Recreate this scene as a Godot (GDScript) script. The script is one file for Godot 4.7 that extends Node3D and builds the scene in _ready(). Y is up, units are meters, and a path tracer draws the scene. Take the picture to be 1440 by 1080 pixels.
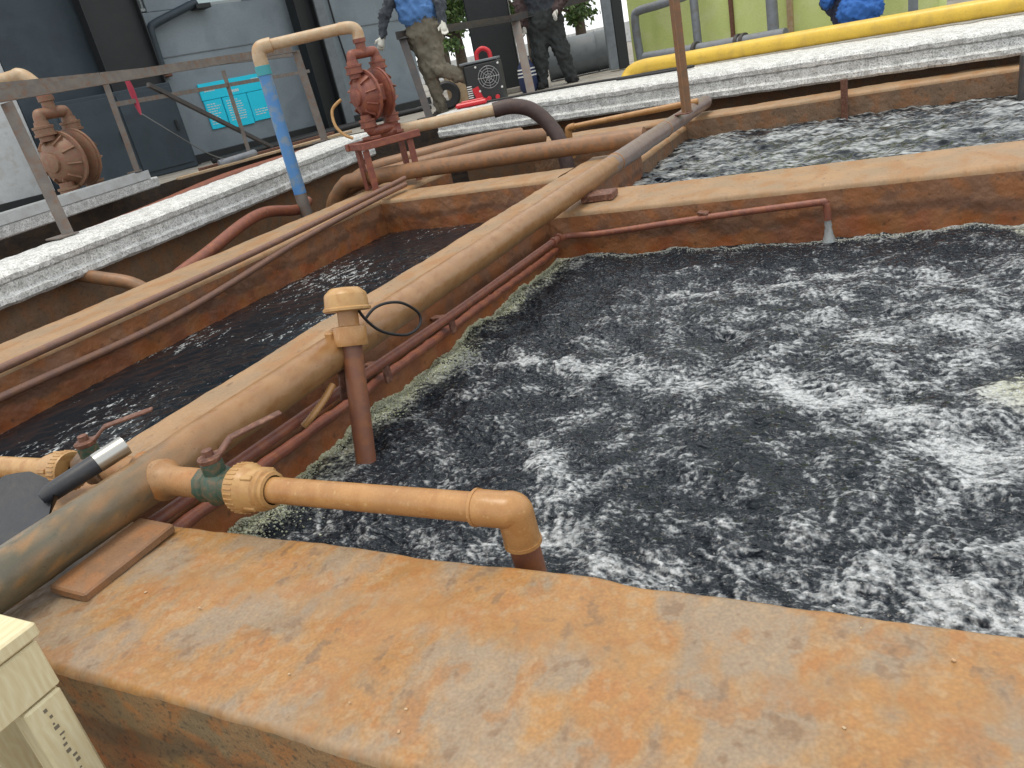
extends Node3D
# Open treatment tanks with a rusty main pipe, ledges, pumps and a workshop yard behind.

const WATER_Y := -0.245
var M := {}
var used := {}
var rng := RandomNumberGenerator.new()

# ------------------------------------------------------------------ mesh builder
class MB:
	var v := PackedVector3Array()
	var n := PackedVector3Array()
	var c := PackedColorArray()
	var ix := PackedInt32Array()
	func tri(a: int, b: int, d: int) -> void:
		ix.append(a); ix.append(b); ix.append(d)
	func quad(p0: Vector3, p1: Vector3, p2: Vector3, p3: Vector3) -> void:
		var nn := (p1 - p0).cross(p3 - p0)
		if nn.length_squared() < 1e-14: nn = (p2 - p0).cross(p3 - p0)
		nn = nn.normalized()
		var b := v.size()
		for p in [p0, p1, p2, p3]:
			v.append(p); n.append(nn)
		tri(b, b + 2, b + 1); tri(b, b + 3, b + 2)
	func mesh(m: Material) -> ArrayMesh:
		var am := ArrayMesh.new()
		add_to(am, m)
		return am
	func add_to(am: ArrayMesh, m: Material) -> void:
		var a := []
		a.resize(Mesh.ARRAY_MAX)
		for i in range(0, ix.size(), 3):
			var i0 := ix[i]; var i1 := ix[i + 1]; var i2 := ix[i + 2]
			if (v[i1] - v[i0]).cross(v[i2] - v[i0]).dot(n[i0] + n[i1] + n[i2]) > 0.0:
				ix[i + 1] = i2; ix[i + 2] = i1
		a[Mesh.ARRAY_VERTEX] = v; a[Mesh.ARRAY_NORMAL] = n; a[Mesh.ARRAY_INDEX] = ix
		if c.size() == v.size() and c.size() > 0: a[Mesh.ARRAY_COLOR] = c
		am.add_surface_from_arrays(Mesh.PRIMITIVE_TRIANGLES, a)
		am.surface_set_material(am.get_surface_count() - 1, m)

func perp(d: Vector3) -> Vector3:
	var u := Vector3.UP if absf(d.y) < 0.9 else Vector3.RIGHT
	return (u - d * u.dot(d)).normalized()

func tube(b: MB, pts: Array, r, segs := 16, caps := true) -> MB:
	var k := pts.size()
	var rs := []
	for i in k: rs.append(r[i] if r is Array else r)
	var d0: Vector3 = (pts[1] - pts[0]).normalized()
	var u := perp(d0)
	var base := b.v.size()
	var pd := d0
	for i in k:
		var d: Vector3
		if i == 0: d = d0
		elif i == k - 1: d = (pts[i] - pts[i - 1]).normalized()
		else: d = ((pts[i + 1] - pts[i]).normalized() + (pts[i] - pts[i - 1]).normalized()).normalized()
		u = (u - d * u.dot(d)).normalized()
		var w := d.cross(u)
		for j in segs + 1:
			var a := TAU * j / segs
			var o := u * cos(a) + w * sin(a)
			b.v.append(pts[i] + o * rs[i]); b.n.append(o)
		pd = d
	for i in k - 1:
		for j in segs:
			var p := base + i * (segs + 1) + j
			b.tri(p, p + 1, p + segs + 1); b.tri(p + 1, p + segs + 2, p + segs + 1)
	if caps:
		for e in 2:
			var i := 0 if e == 0 else k - 1
			var nn: Vector3 = (-d0) if e == 0 else pd
			var q := b.v.size()
			b.v.append(pts[i]); b.n.append(nn)
			for j in segs + 1:
				b.v.append(b.v[base + i * (segs + 1) + j]); b.n.append(nn)
			for j in segs: b.tri(q, q + 1 + j, q + 2 + j)
	return b

func curve(pts: Array, sub := 8) -> Array:
	var out := []
	var k := pts.size()
	for i in k - 1:
		var p0: Vector3 = pts[maxi(i - 1, 0)]
		var p1: Vector3 = pts[i]
		var p2: Vector3 = pts[i + 1]
		var p3: Vector3 = pts[mini(i + 2, k - 1)]
		for s in sub: out.append(p1.cubic_interpolate(p2, p0, p3, float(s) / sub))
	out.append(pts[k - 1])
	return out

func cyl(b: MB, a: Vector3, e: Vector3, r: float, segs := 16) -> MB:
	var d := (e - a).normalized()
	var ch := minf(r * 0.08, 0.004)
	return lathe(b, a, d, [Vector2(0, 0), Vector2(r - ch, 0), Vector2(r, ch), Vector2(r, (e - a).length() - ch), Vector2(r - ch, (e - a).length()), Vector2(0, (e - a).length())], segs)

func lathe(b: MB, o: Vector3, axis: Vector3, prof: Array, segs := 20) -> MB:
	axis = axis.normalized()
	var u := perp(axis)
	var w := axis.cross(u)
	var k := prof.size()
	var sn := []
	for i in k - 1:
		var d: Vector2 = (prof[i + 1] - prof[i]).normalized()
		sn.append(Vector2(d.y, -d.x))
	for i in k - 1:
		var n0: Vector2 = sn[i]
		var n1: Vector2 = sn[i]
		if i > 0 and sn[i - 1].dot(sn[i]) > 0.75: n0 = (sn[i - 1] + sn[i]).normalized()
		if i < k - 2 and sn[i + 1].dot(sn[i]) > 0.75: n1 = (sn[i + 1] + sn[i]).normalized()
		var q := b.v.size()
		for j in segs + 1:
			var a := TAU * j / segs
			var rad := u * cos(a) + w * sin(a)
			b.v.append(o + rad * prof[i].x + axis * prof[i].y); b.n.append((rad * n0.x + axis * n0.y).normalized())
			b.v.append(o + rad * prof[i + 1].x + axis * prof[i + 1].y); b.n.append((rad * n1.x + axis * n1.y).normalized())
		for j in segs:
			var p := q + j * 2
			if prof[i].x > 1e-5: b.tri(p, p + 2, p + 1)
			if prof[i + 1].x > 1e-5: b.tri(p + 2, p + 3, p + 1)
	return b

func box(b: MB, ctr: Vector3, size: Vector3, bs := Basis.IDENTITY, ch := 0.004) -> MB:
	var h := size * 0.5
	ch = minf(ch, minf(h.x, minf(h.y, h.z)) * 0.6)
	for ax in 3:
		var a1 := (ax + 1) % 3
		var a2 := (ax + 2) % 3
		for s in [-1.0, 1.0]:
			var q := []
			for cc in [[-1, -1], [1, -1], [1, 1], [-1, 1]]:
				var p := Vector3.ZERO
				p[ax] = s * h[ax]; p[a1] = cc[0] * (h[a1] - ch); p[a2] = cc[1] * (h[a2] - ch)
				q.append(ctr + bs * p)
			if s > 0: b.quad(q[0], q[1], q[2], q[3])
			else: b.quad(q[3], q[2], q[1], q[0])
		for s1 in [-1.0, 1.0]:
			for s2 in [-1.0, 1.0]:
				var e := []
				for t in [[0, -1], [0, 1], [1, 1], [1, -1]]:
					var p := Vector3.ZERO
					p[ax] = t[1] * (h[ax] - ch)
					p[a1] = s1 * (h[a1] - (ch if t[0] == 1 else 0.0)); p[a2] = s2 * (h[a2] - (0.0 if t[0] == 1 else ch))
					e.append(ctr + bs * p)
				if s1 * s2 > 0: b.quad(e[0], e[3], e[2], e[1])
				else: b.quad(e[0], e[1], e[2], e[3])
	for sx in [-1.0, 1.0]:
		for sy in [-1.0, 1.0]:
			for sz in [-1.0, 1.0]:
				var q := b.v.size()
				var nn := bs * Vector3(sx, sy, sz).normalized()
				for t in 3:
					var p := Vector3(sx * (h.x - ch), sy * (h.y - ch), sz * (h.z - ch))
					p[t] = [sx, sy, sz][t] * h[t]
					b.v.append(ctr + bs * p); b.n.append(nn)
				b.tri(q, q + 1, q + 2)
	return b

# prism of a 2D outline (x along side, y along up) from a to e
func extrude(b: MB, poly: Array, a: Vector3, e: Vector3, up: Vector3) -> MB:
	var d := (e - a).normalized()
	up = (up - d * up.dot(d)).normalized()
	var side := d.cross(up)
	var k := poly.size()
	for i in k:
		var p: Vector2 = poly[i]
		var q: Vector2 = poly[(i + 1) % k]
		b.quad(a + side * p.x + up * p.y, e + side * p.x + up * p.y, e + side * q.x + up * q.y, a + side * q.x + up * q.y)
	var tr := Geometry2D.triangulate_polygon(PackedVector2Array(poly))
	for s in 2:
		var o := a if s == 0 else e
		var q := b.v.size()
		for p in poly:
			b.v.append(o + side * p.x + up * p.y); b.n.append(-d if s == 0 else d)
		for i in range(0, tr.size(), 3):
			if s == 0: b.tri(q + tr[i], q + tr[i + 1], q + tr[i + 2])
			else: b.tri(q + tr[i], q + tr[i + 2], q + tr[i + 1])
	return b

func angle_iron(w: float, t := 0.006) -> Array:
	return [Vector2(0, 0), Vector2(w, 0), Vector2(w, t), Vector2(t, t), Vector2(t, w), Vector2(0, w)]

func h_section(w: float, d: float, t: float) -> Array:
	return [Vector2(-w, -d), Vector2(w, -d), Vector2(w, -d + t), Vector2(t * .5, -d + t), Vector2(t * .5, d - t), Vector2(w, d - t), Vector2(w, d), Vector2(-w, d), Vector2(-w, d - t), Vector2(-t * .5, d - t), Vector2(-t * .5, -d + t), Vector2(-w, -d + t)]

# ------------------------------------------------------------------ nodes
func numbered(called: String) -> String:
	if not used.has(called):
		used[called] = 0
		return called
	used[called] += 1
	return "%s_%03d" % [called, used[called]]

func tag(o: Node3D, label: String, category: String, group := "") -> void:
	o.set_meta("label", label); o.set_meta("category", category)
	if group != "": o.set_meta("group", group)

func thing(called: String, label: String, category: String, at := Vector3.ZERO, group := "") -> Node3D:
	var o := Node3D.new()
	o.name = numbered(called)
	add_child(o)
	o.position = at
	tag(o, label, category, group)
	return o

func part(parent: Node3D, called: String, b: MB, m: Material) -> MeshInstance3D:
	var o := MeshInstance3D.new()
	o.name = called
	o.mesh = b.mesh(m)
	parent.add_child(o, true)
	return o

# one-mesh thing given in world coordinates
func solo(called: String, b: MB, m: Material, label: String, category: String, group := "") -> MeshInstance3D:
	var o := MeshInstance3D.new()
	o.name = numbered(called)
	o.mesh = b.mesh(m)
	add_child(o)
	tag(o, label, category, group)
	return o

func setting(called: String, mesh: Mesh) -> MeshInstance3D:
	var o := MeshInstance3D.new()
	o.name = numbered(called)
	o.mesh = mesh
	add_child(o)
	o.set_meta("kind", "structure")
	return o

# ------------------------------------------------------------------ materials
func nz(sd: int, freq: float, oct := 5, type := FastNoiseLite.TYPE_SIMPLEX_SMOOTH) -> FastNoiseLite:
	var f := FastNoiseLite.new()
	f.seed = sd; f.frequency = freq; f.noise_type = type
	f.fractal_type = FastNoiseLite.FRACTAL_FBM; f.fractal_octaves = oct
	return f

func bytes(f: FastNoiseLite, sz: int, stretch := 1) -> PackedByteArray:
	var im := f.get_seamless_image(sz, sz / stretch)
	if stretch > 1: im.resize(sz, sz, Image.INTERPOLATE_CUBIC)
	im.convert(Image.FORMAT_L8)
	return im.get_data()

# patchy surface: base colours a..b by broad noise, patch colour c, flecks d, grain
func patchy(sd: int, sz: int, a: Color, b: Color, c: Color, d: Color, patch := 0.5, fleck := 0.2, grain := 0.1, freq := 4.0, stretch := 1) -> ImageTexture:
	var n1 := bytes(nz(sd, freq / sz, 5), sz)
	var n2 := bytes(nz(sd + 7, freq * 1.6 / sz, 6), sz, stretch)
	var n3 := bytes(nz(sd + 13, freq * 9.0 / sz, 3), sz, stretch)
	var n4 := bytes(nz(sd + 19, 0.35, 2), sz)
	var out := PackedByteArray()
	out.resize(sz * sz * 3)
	var pt := 1.0 - patch
	var ft := 1.0 - fleck
	for i in sz * sz:
		var t := clampf((n1[i] / 255.0 - 0.25) * 2.0, 0.0, 1.0)
		var k := a.lerp(b, t)
		var p := clampf((n2[i] / 255.0 - pt) * 4.0 + 0.5, 0.0, 1.0)
		k = k.lerp(c, p * 0.85)
		var q := clampf((n3[i] / 255.0 * 0.7 + n2[(i * 3 + 977) % (sz * sz)] / 255.0 * 0.3 - ft) * 6.0 + 0.5, 0.0, 1.0)
		k = k.lerp(d, q * 0.8)
		var g := 1.0 + (n4[i] / 255.0 - 0.5) * 2.0 * grain
		out[i * 3] = clampi(int(k.r * g * 255.0), 0, 255)
		out[i * 3 + 1] = clampi(int(k.g * g * 255.0), 0, 255)
		out[i * 3 + 2] = clampi(int(k.b * g * 255.0), 0, 255)
	var im := Image.create_from_data(sz, sz, false, Image.FORMAT_RGB8, out)
	return ImageTexture.create_from_image(im)

# dusty, rust-stained render on the wall tops: broad tan and grey areas, smears, orange veins, grain
func top_tex(sd: int, sz: int) -> ImageTexture:
	var n1 := bytes(nz(sd, 5.0 / sz, 5), sz)
	var n2 := bytes(nz(sd + 1, 26.0 / sz, 5), sz, 2)
	var n3 := bytes(nz(sd + 2, 14.0 / sz, 5), sz)
	var n4 := bytes(nz(sd + 3, 0.22, 3), sz)
	var n5 := bytes(nz(sd + 4, 44.0 / sz, 4), sz)
	var tan_c := C8(152, 112, 66)
	var grey_c := C8(138, 120, 98)
	var rust_c := C8(144, 94, 50)
	var dark_c := C8(104, 80, 58)
	var pale_c := C8(166, 140, 108)
	var out := PackedByteArray()
	out.resize(sz * sz * 3)
	for i in sz * sz:
		var a := n1[i] / 255.0
		var b := n2[i] / 255.0
		var c := n3[i] / 255.0
		var e := n5[i] / 255.0
		var k := tan_c.lerp(grey_c, clampf((a + (b - 0.5) * 0.5 - 0.4) * 4.0, 0.0, 1.0))
		k = k.lerp(rust_c, clampf(1.0 - absf(c + (e - 0.5) * 0.22 - 0.5) * 11.0, 0.0, 1.0) * 0.38 * clampf(1.5 - a * 1.6, 0.0, 1.0))
		k = k.lerp(rust_c, clampf((0.38 - c - (b - 0.5) * 0.3) * 4.0, 0.0, 0.5))
		k = k.lerp(dark_c, clampf((e * 0.6 + b * 0.55 - 0.70) * 4.0, 0.0, 0.6))
		k = k.lerp(pale_c, clampf((0.36 - e * 0.5 - b * 0.32) * 5.0, 0.0, 0.55))
		var g := 1.0 + (n4[i] / 255.0 - 0.5) * 0.18 + (e - 0.5) * 0.14
		out[i * 3] = clampi(int(k.r * g * 255.0), 0, 255)
		out[i * 3 + 1] = clampi(int(k.g * g * 255.0), 0, 255)
		out[i * 3 + 2] = clampi(int(k.b * g * 255.0), 0, 255)
	return ImageTexture.create_from_image(Image.create_from_data(sz, sz, false, Image.FORMAT_RGB8, out))

var bump_fine: ImageTexture
var bump_rough: ImageTexture
func bump(sd: int, sz: int, freq: float, oct: int, s: float) -> ImageTexture:
	var im := nz(sd, freq, oct).get_seamless_image(sz, sz)
	im.convert(Image.FORMAT_RGBA8)
	im.bump_map_to_normal_map(s)
	return ImageTexture.create_from_image(im)

func mat(tex: Texture2D, metres: float, rough: float, nrm := 0.5, nt: Texture2D = null, metal := 0.0) -> StandardMaterial3D:
	var m := StandardMaterial3D.new()
	if tex: m.albedo_texture = tex
	m.roughness = rough
	m.metallic = metal
	m.uv1_triplanar = true
	m.uv1_world_triplanar = true
	m.uv1_scale = Vector3.ONE / metres
	if nrm > 0.0:
		m.normal_enabled = true
		m.normal_texture = nt if nt else bump_fine
		m.normal_scale = nrm
	return m

func plain(col: Color, rough := 0.5, metal := 0.0) -> StandardMaterial3D:
	var m := StandardMaterial3D.new()
	m.albedo_color = col; m.roughness = rough; m.metallic = metal
	return m

func C8(r: int, g: int, b: int) -> Color: return Color8(r, g, b)

func make_materials() -> void:
	bump_fine = bump(3, 512, 0.03, 5, 3.0)
	bump_rough = bump(9, 512, 0.012, 6, 6.0)
	M.top = mat(top_tex(11, 1024), 1.7, 0.46, 0.7, bump_rough)
	M.dusty = mat(patchy(15, 512, C8(156, 124, 90), C8(142, 118, 90), C8(148, 108, 68), C8(112, 88, 66), 0.42, 0.25, 0.08, 7.0, 2), 1.9, 0.6, 0.5, bump_rough)
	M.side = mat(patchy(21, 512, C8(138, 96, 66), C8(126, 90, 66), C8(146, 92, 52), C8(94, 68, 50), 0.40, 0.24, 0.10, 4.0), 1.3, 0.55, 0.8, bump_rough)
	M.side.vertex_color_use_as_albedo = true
	M.front = mat(patchy(31, 512, C8(138, 106, 70), C8(118, 100, 72), C8(146, 98, 54), C8(78, 64, 48), 0.42, 0.32, 0.14, 6.0), 0.8, 0.7, 0.8, bump_rough)
	M.front.vertex_color_use_as_albedo = true
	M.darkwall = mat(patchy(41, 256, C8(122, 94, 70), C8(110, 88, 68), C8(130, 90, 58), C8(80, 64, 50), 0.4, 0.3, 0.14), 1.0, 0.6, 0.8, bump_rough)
	M.pipe = mat(patchy(51, 512, C8(164, 122, 78), C8(148, 114, 78), C8(156, 100, 48), C8(92, 66, 44), 0.4, 0.24, 0.10, 5.0), 0.8, 0.5, 0.35)
	M.mainpipe = mat(patchy(53, 512, C8(206, 206, 204), C8(186, 184, 180), C8(196, 190, 178), C8(130, 120, 112), 0.4, 0.22, 0.08, 5.0), 0.7, 0.35, 0.35)
	M.mainpipe.vertex_color_use_as_albedo = true
	M.pipe_far = mat(patchy(57, 256, C8(112, 88, 78), C8(98, 80, 74), C8(126, 90, 66), C8(76, 60, 54), 0.4, 0.2, 0.1), 0.8, 0.45, 0.35)
	M.pipe_near = mat(patchy(59, 256, C8(126, 106, 78), C8(104, 94, 74), C8(138, 98, 56), C8(62, 62, 56), 0.36, 0.34, 0.12), 0.5, 0.5, 0.4)
	M.red = mat(patchy(61, 256, C8(130, 76, 58), C8(114, 68, 54), C8(140, 84, 54), C8(82, 52, 42), 0.4, 0.24, 0.1), 0.4, 0.5, 0.4)
	M.brownpipe = mat(patchy(67, 256, C8(136, 102, 74), C8(118, 90, 66), C8(144, 100, 64), C8(84, 62, 48), 0.4, 0.2, 0.1), 0.5, 0.5, 0.4)
	M.pvc = mat(patchy(71, 512, C8(172, 128, 78), C8(158, 116, 72), C8(154, 108, 62), C8(196, 168, 122), 0.36, 0.24, 0.08, 6.0), 0.8, 0.36, 0.2)
	M.pvc_light = mat(patchy(77, 256, C8(180, 142, 92), C8(170, 132, 82), C8(156, 112, 64), C8(126, 94, 58), 0.36, 0.2, 0.05), 0.3, 0.4, 0.2)
	M.pvc_rusty = mat(patchy(79, 256, C8(124, 78, 56), C8(112, 74, 58), C8(138, 88, 54), C8(88, 58, 46), 0.4, 0.2, 0.08), 0.35, 0.45, 0.2)
	M.oldpipe = mat(patchy(81, 256, C8(186, 164, 136), C8(172, 148, 116), C8(176, 136, 96), C8(128, 100, 80), 0.36, 0.2, 0.08), 0.4, 0.5, 0.3)
	M.valve = mat(patchy(91, 256, C8(46, 74, 60), C8(60, 80, 66), C8(112, 88, 66), C8(66, 52, 44), 0.4, 0.3, 0.12), 0.12, 0.55, 0.5)
	M.valve_brown = mat(patchy(93, 256, C8(104, 84, 66), C8(92, 76, 62), C8(120, 88, 60), C8(64, 52, 44), 0.4, 0.3, 0.12), 0.12, 0.55, 0.5)
	M.rust = mat(patchy(97, 256, C8(104, 64, 48), C8(88, 58, 46), C8(132, 96, 76), C8(58, 40, 34), 0.4, 0.26, 0.12), 0.15, 0.6, 0.6)
	M.pump = mat(patchy(101, 256, C8(130, 74, 60), C8(116, 66, 56), C8(142, 86, 62), C8(84, 52, 44), 0.4, 0.22, 0.1), 0.4, 0.5, 0.3)
	M.pump_tan = mat(patchy(103, 256, C8(132, 102, 78), C8(118, 90, 70), C8(132, 82, 64), C8(88, 66, 52), 0.42, 0.24, 0.1), 0.4, 0.55, 0.3)
	M.steel = mat(patchy(107, 256, C8(120, 112, 104), C8(104, 98, 94), C8(118, 90, 72), C8(72, 64, 60), 0.34, 0.22, 0.1), 0.6, 0.55, 0.3)
	M.steel_dark = mat(patchy(109, 256, C8(74, 70, 68), C8(62, 60, 60), C8(88, 72, 62), C8(44, 42, 42), 0.34, 0.22, 0.1), 0.6, 0.55, 0.3)
	M.coping = mat(patchy(113, 512, C8(222, 222, 218), C8(204, 205, 202), C8(178, 178, 174), C8(96, 97, 98), 0.42, 0.37, 0.22, 12.0), 1.7, 0.75, 0.9, bump_rough)
	M.concrete = mat(patchy(117, 512, C8(150, 146, 138), C8(136, 132, 124), C8(120, 112, 102), C8(96, 90, 82), 0.4, 0.24, 0.1), 2.2, 0.85, 0.6, bump_rough)
	M.dirt = mat(patchy(119, 256, C8(60, 48, 38), C8(48, 40, 34), C8(74, 54, 38), C8(34, 28, 26), 0.4, 0.3, 0.14), 1.0, 0.8, 0.8, bump_rough)
	M.greywall = mat(patchy(121, 256, C8(132, 142, 148), C8(124, 134, 140), C8(116, 126, 132), C8(100, 108, 114), 0.34, 0.12, 0.04, 3.0), 3.0, 0.8, 0.2)
	M.slate = mat(patchy(123, 256, C8(52, 64, 72), C8(46, 58, 66), C8(42, 52, 60), C8(34, 42, 48), 0.34, 0.14, 0.05, 3.0), 2.0, 0.6, 0.2)
	M.white_paint = mat(patchy(125, 256, C8(198, 200, 200), C8(188, 190, 190), C8(176, 176, 172), C8(150, 148, 142), 0.34, 0.12, 0.05), 1.2, 0.8, 0.4)
	M.black = mat(patchy(127, 256, C8(24, 27, 29), C8(20, 23, 25), C8(28, 30, 31), C8(16, 18, 18), 0.34, 0.14, 0.08), 1.0, 0.55, 0.2)
	M.greycol = mat(patchy(129, 256, C8(112, 118, 122), C8(104, 110, 114), C8(96, 102, 106), C8(80, 84, 88), 0.34, 0.14, 0.05), 1.0, 0.6, 0.2)
	M.green = mat(patchy(131, 256, C8(202, 212, 136), C8(194, 206, 126), C8(208, 214, 152), C8(168, 176, 124), 0.36, 0.14, 0.05, 3.0), 2.5, 0.75, 0.2)
	M.greypvc = mat(patchy(133, 256, C8(128, 132, 138), C8(120, 124, 130), C8(112, 110, 108), C8(96, 92, 88), 0.34, 0.14, 0.05), 0.8, 0.5, 0.2)
	M.yellow = mat(patchy(135, 256, C8(216, 180, 66), C8(206, 170, 60), C8(192, 158, 66), C8(150, 122, 62), 0.38, 0.2, 0.06, 6.0), 1.6, 0.4, 0.15)
	M.blue = mat(patchy(137, 256, C8(74, 128, 186), C8(80, 132, 184), C8(128, 140, 150), C8(128, 116, 104), 0.36, 0.2, 0.06), 0.7, 0.45, 0.2)
	M.hoseline = mat(patchy(145, 256, C8(122, 88, 72), C8(108, 80, 68), C8(126, 90, 66), C8(80, 60, 52), 0.4, 0.2, 0.08), 0.5, 0.45, 0.3)
	M.wood = wood_mat()
	M.rubber = plain(C8(30, 29, 30), 0.6)
	M.hose = mat(patchy(139, 256, C8(70, 54, 50), C8(62, 48, 46), C8(84, 64, 56), C8(46, 36, 34), 0.34, 0.2, 0.08), 0.5, 0.6, 0.3)
	M.pale_cable = plain(C8(176, 166, 156), 0.5)
	M.chrome = plain(C8(176, 174, 168), 0.32, 1.0)
	M.shovel = mat(patchy(141, 256, C8(44, 46, 51), C8(38, 40, 46), C8(54, 52, 51), C8(28, 28, 31), 0.36, 0.24, 0.1), 0.3, 0.5, 0.3)
	M.glass = plain(C8(190, 206, 206), 0.1)
	M.frame = plain(C8(150, 156, 156), 0.5)
	M.cyan = plain(C8(24, 208, 236), 0.5)
	M.welder_black = plain(C8(34, 36, 37), 0.45)
	M.welder_red = plain(C8(190, 34, 44), 0.4)
	M.wire = plain(C8(150, 152, 152), 0.35, 0.8)
	M.white = plain(C8(214, 214, 210), 0.6)
	M.bark = mat(patchy(143, 256, C8(88, 76, 64), C8(74, 64, 54), C8(98, 86, 74), C8(52, 44, 38), 0.36, 0.3, 0.12), 0.6, 0.9, 0.8)

func wood_mat() -> StandardMaterial3D:
	var sz := 256
	var n := nz(151, 0.02, 4)
	var im := Image.create(sz, sz, false, Image.FORMAT_RGB8)
	for y in sz:
		for x in sz:
			var g := n.get_noise_2d(x * 6.0, y * 0.35) * 0.5 + 0.5
			var r := absf(sin((x * 0.16 + n.get_noise_2d(x * 0.4, y * 0.2) * 5.0)))
			var k := C8(214, 206, 172).lerp(C8(192, 174, 132), clampf(g * 0.7 + r * 0.35 - 0.15, 0, 1))
			im.set_pixel(x, y, k)
	var m := mat(ImageTexture.create_from_image(im), 0.25, 0.7, 0.2)
	return m

# ------------------------------------------------------------------ tank wall: rounded kerb swept along its length
# along = 0: length runs in x, thickness in z; along = 2: length in z, thickness in x
func tank_wall(label: String, along: int, l0: float, l1: float, t0: float, t1: float, y0: float, y1: float, top_m: Material, m0: Material, m1: Material, sd: int, rough := 0.006, bands := true, round_r := 0.028) -> Node3D:
	var w := thing("tank_wall", label, "wall", Vector3((l0 + l1) * .5 if along == 0 else (t0 + t1) * .5, y0, (t0 + t1) * .5 if along == 0 else (l0 + l1) * .5))
	var f := nz(sd, 1.7, 4)
	var f2 := nz(sd + 3, 9.0, 3)
	var fb := nz(sd + 5, 1.3, 5)
	var steps := int((l1 - l0) / 0.025)
	# profile rows: three strips (t0 side, top, t1 side)
	var prof := [[], [], []]
	var ys := []
	var y := y0
	while y < y1 - round_r - 0.001:
		ys.append(y)
		y += 0.02 if y > y1 - 0.36 else 0.12
	ys.append(y1 - round_r)
	for yy in ys: prof[0].append([Vector2(t0, yy), Vector2(-1, 0)])
	for k in 5:
		var a := PI * 0.5 * k / 4.0
		prof[1].append([Vector2(t0 + round_r - cos(a) * round_r, y1 - round_r + sin(a) * round_r), Vector2(-cos(a), sin(a))])
	var mid := maxi(int((t1 - t0) / 0.035), 2)
	for k in range(1, mid): prof[1].append([Vector2(lerpf(t0 + round_r, t1 - round_r, float(k) / mid), y1), Vector2(0, 1)])
	for k in 5:
		var a := PI * 0.5 * (4 - k) / 4.0
		prof[1].append([Vector2(t1 - round_r + cos(a) * round_r, y1 - round_r + sin(a) * round_r), Vector2(cos(a), sin(a))])
	for i in range(ys.size() - 1, -1, -1): prof[2].append([Vector2(t1, ys[i]), Vector2(1, 0)])
	var ctr := w.position
	var mats := [m0, top_m, m1]
	var names := ["side_face", "coping", "side_face"]
	for s in 3:
		var b := MB.new()
		var k: int = prof[s].size()
		for i in steps + 1:
			var l := lerpf(l0, l1, float(i) / steps)
			for j in k:
				var p: Vector2 = prof[s][j][0]
				var nn: Vector2 = prof[s][j][1]
				var P := Vector3(l, p.y, p.x) if along == 0 else Vector3(p.x, p.y, l)
				var N := Vector3(0, nn.y, nn.x) if along == 0 else Vector3(nn.x, nn.y, 0)
				var dsp := f.get_noise_3dv(P) * rough * 1.6 + f2.get_noise_3dv(P) * rough * 0.8
				b.v.append(P + N * dsp - ctr)
				b.n.append(N)
				if s != 1:
					var col := Color(1, 1, 1)
					if bands:
						# stain layers with wavering outlines: a dark tide band and an orange one below it
						var h := p.y + fb.get_noise_2d(l * 1.6, s * 9.0) * 0.05 + fb.get_noise_2d(l * 7.0, p.y * 6.0) * 0.02
						if h < -0.165: col = Color(1.15, 0.85, 0.6).lerp(Color(0.8, 0.6, 0.5), clampf(fb.get_noise_2d(l * 4.0, 40.0) * 2.0 + 0.4, 0, 1))
						elif h < -0.115: col = Color(0.6, 0.56, 0.54)
					b.c.append(col)
		for i in steps:
			for j in k - 1:
				var p := i * k + j
				var fl := along == 0
				if fl: b.tri(p, p + k, p + 1); b.tri(p + 1, p + k, p + k + 1)
				else: b.tri(p, p + 1, p + k); b.tri(p + 1, p + k + 1, p + k)
		# recompute normals from the uneven surface
		var nn2 := PackedVector3Array()
		nn2.resize(b.v.size())
		for i in range(0, b.ix.size(), 3):
			var a0 := b.ix[i]; var a1 := b.ix[i + 1]; var a2 := b.ix[i + 2]
			var g := (b.v[a2] - b.v[a0]).cross(b.v[a1] - b.v[a0])
			if g.dot(b.n[a0]) < 0: g = -g
			nn2[a0] += g; nn2[a1] += g; nn2[a2] += g
		for i in nn2.size(): b.n[i] = nn2[i].normalized() if nn2[i].length_squared() > 1e-16 else b.n[i]
		part(w, names[s], b, mats[s])
	# end faces
	for e in 2:
		var b := MB.new()
		var l := l0 if e == 0 else l1
		var q := b.v.size()
		var N := (Vector3(1, 0, 0) if along == 0 else Vector3(0, 0, 1)) * (-1.0 if e == 0 else 1.0)
		for pr in [Vector2(t0, y0), Vector2(t0, y1 - round_r), Vector2(t0 + round_r, y1), Vector2(t1 - round_r, y1), Vector2(t1, y1 - round_r), Vector2(t1, y0)]:
			b.v.append((Vector3(l, pr.y, pr.x) if along == 0 else Vector3(pr.x, pr.y, l)) - ctr); b.n.append(N); b.c.append(Color(1, 1, 1))
		for i in range(1, 5): b.tri(q, q + i, q + i + 1)
		part(w, "end_face", b, m0)
	return w

# ------------------------------------------------------------------ water
# foam map: r = coverage 0..1 ; returned as float array size w*h
func sstep(a: float, b: float, x: float) -> float:
	var t := clampf((x - a) / (b - a), 0.0, 1.0)
	return t * t * (3.0 - 2.0 * t)

func water_mat(img_a: Image, img_r: Image) -> StandardMaterial3D:
	var m := StandardMaterial3D.new()
	m.albedo_texture = ImageTexture.create_from_image(img_a)
	m.roughness_texture = ImageTexture.create_from_image(img_r)
	m.roughness_texture_channel = BaseMaterial3D.TEXTURE_CHANNEL_RED
	m.roughness = 1.0
	m.metallic_specular = 0.30
	return m

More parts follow.
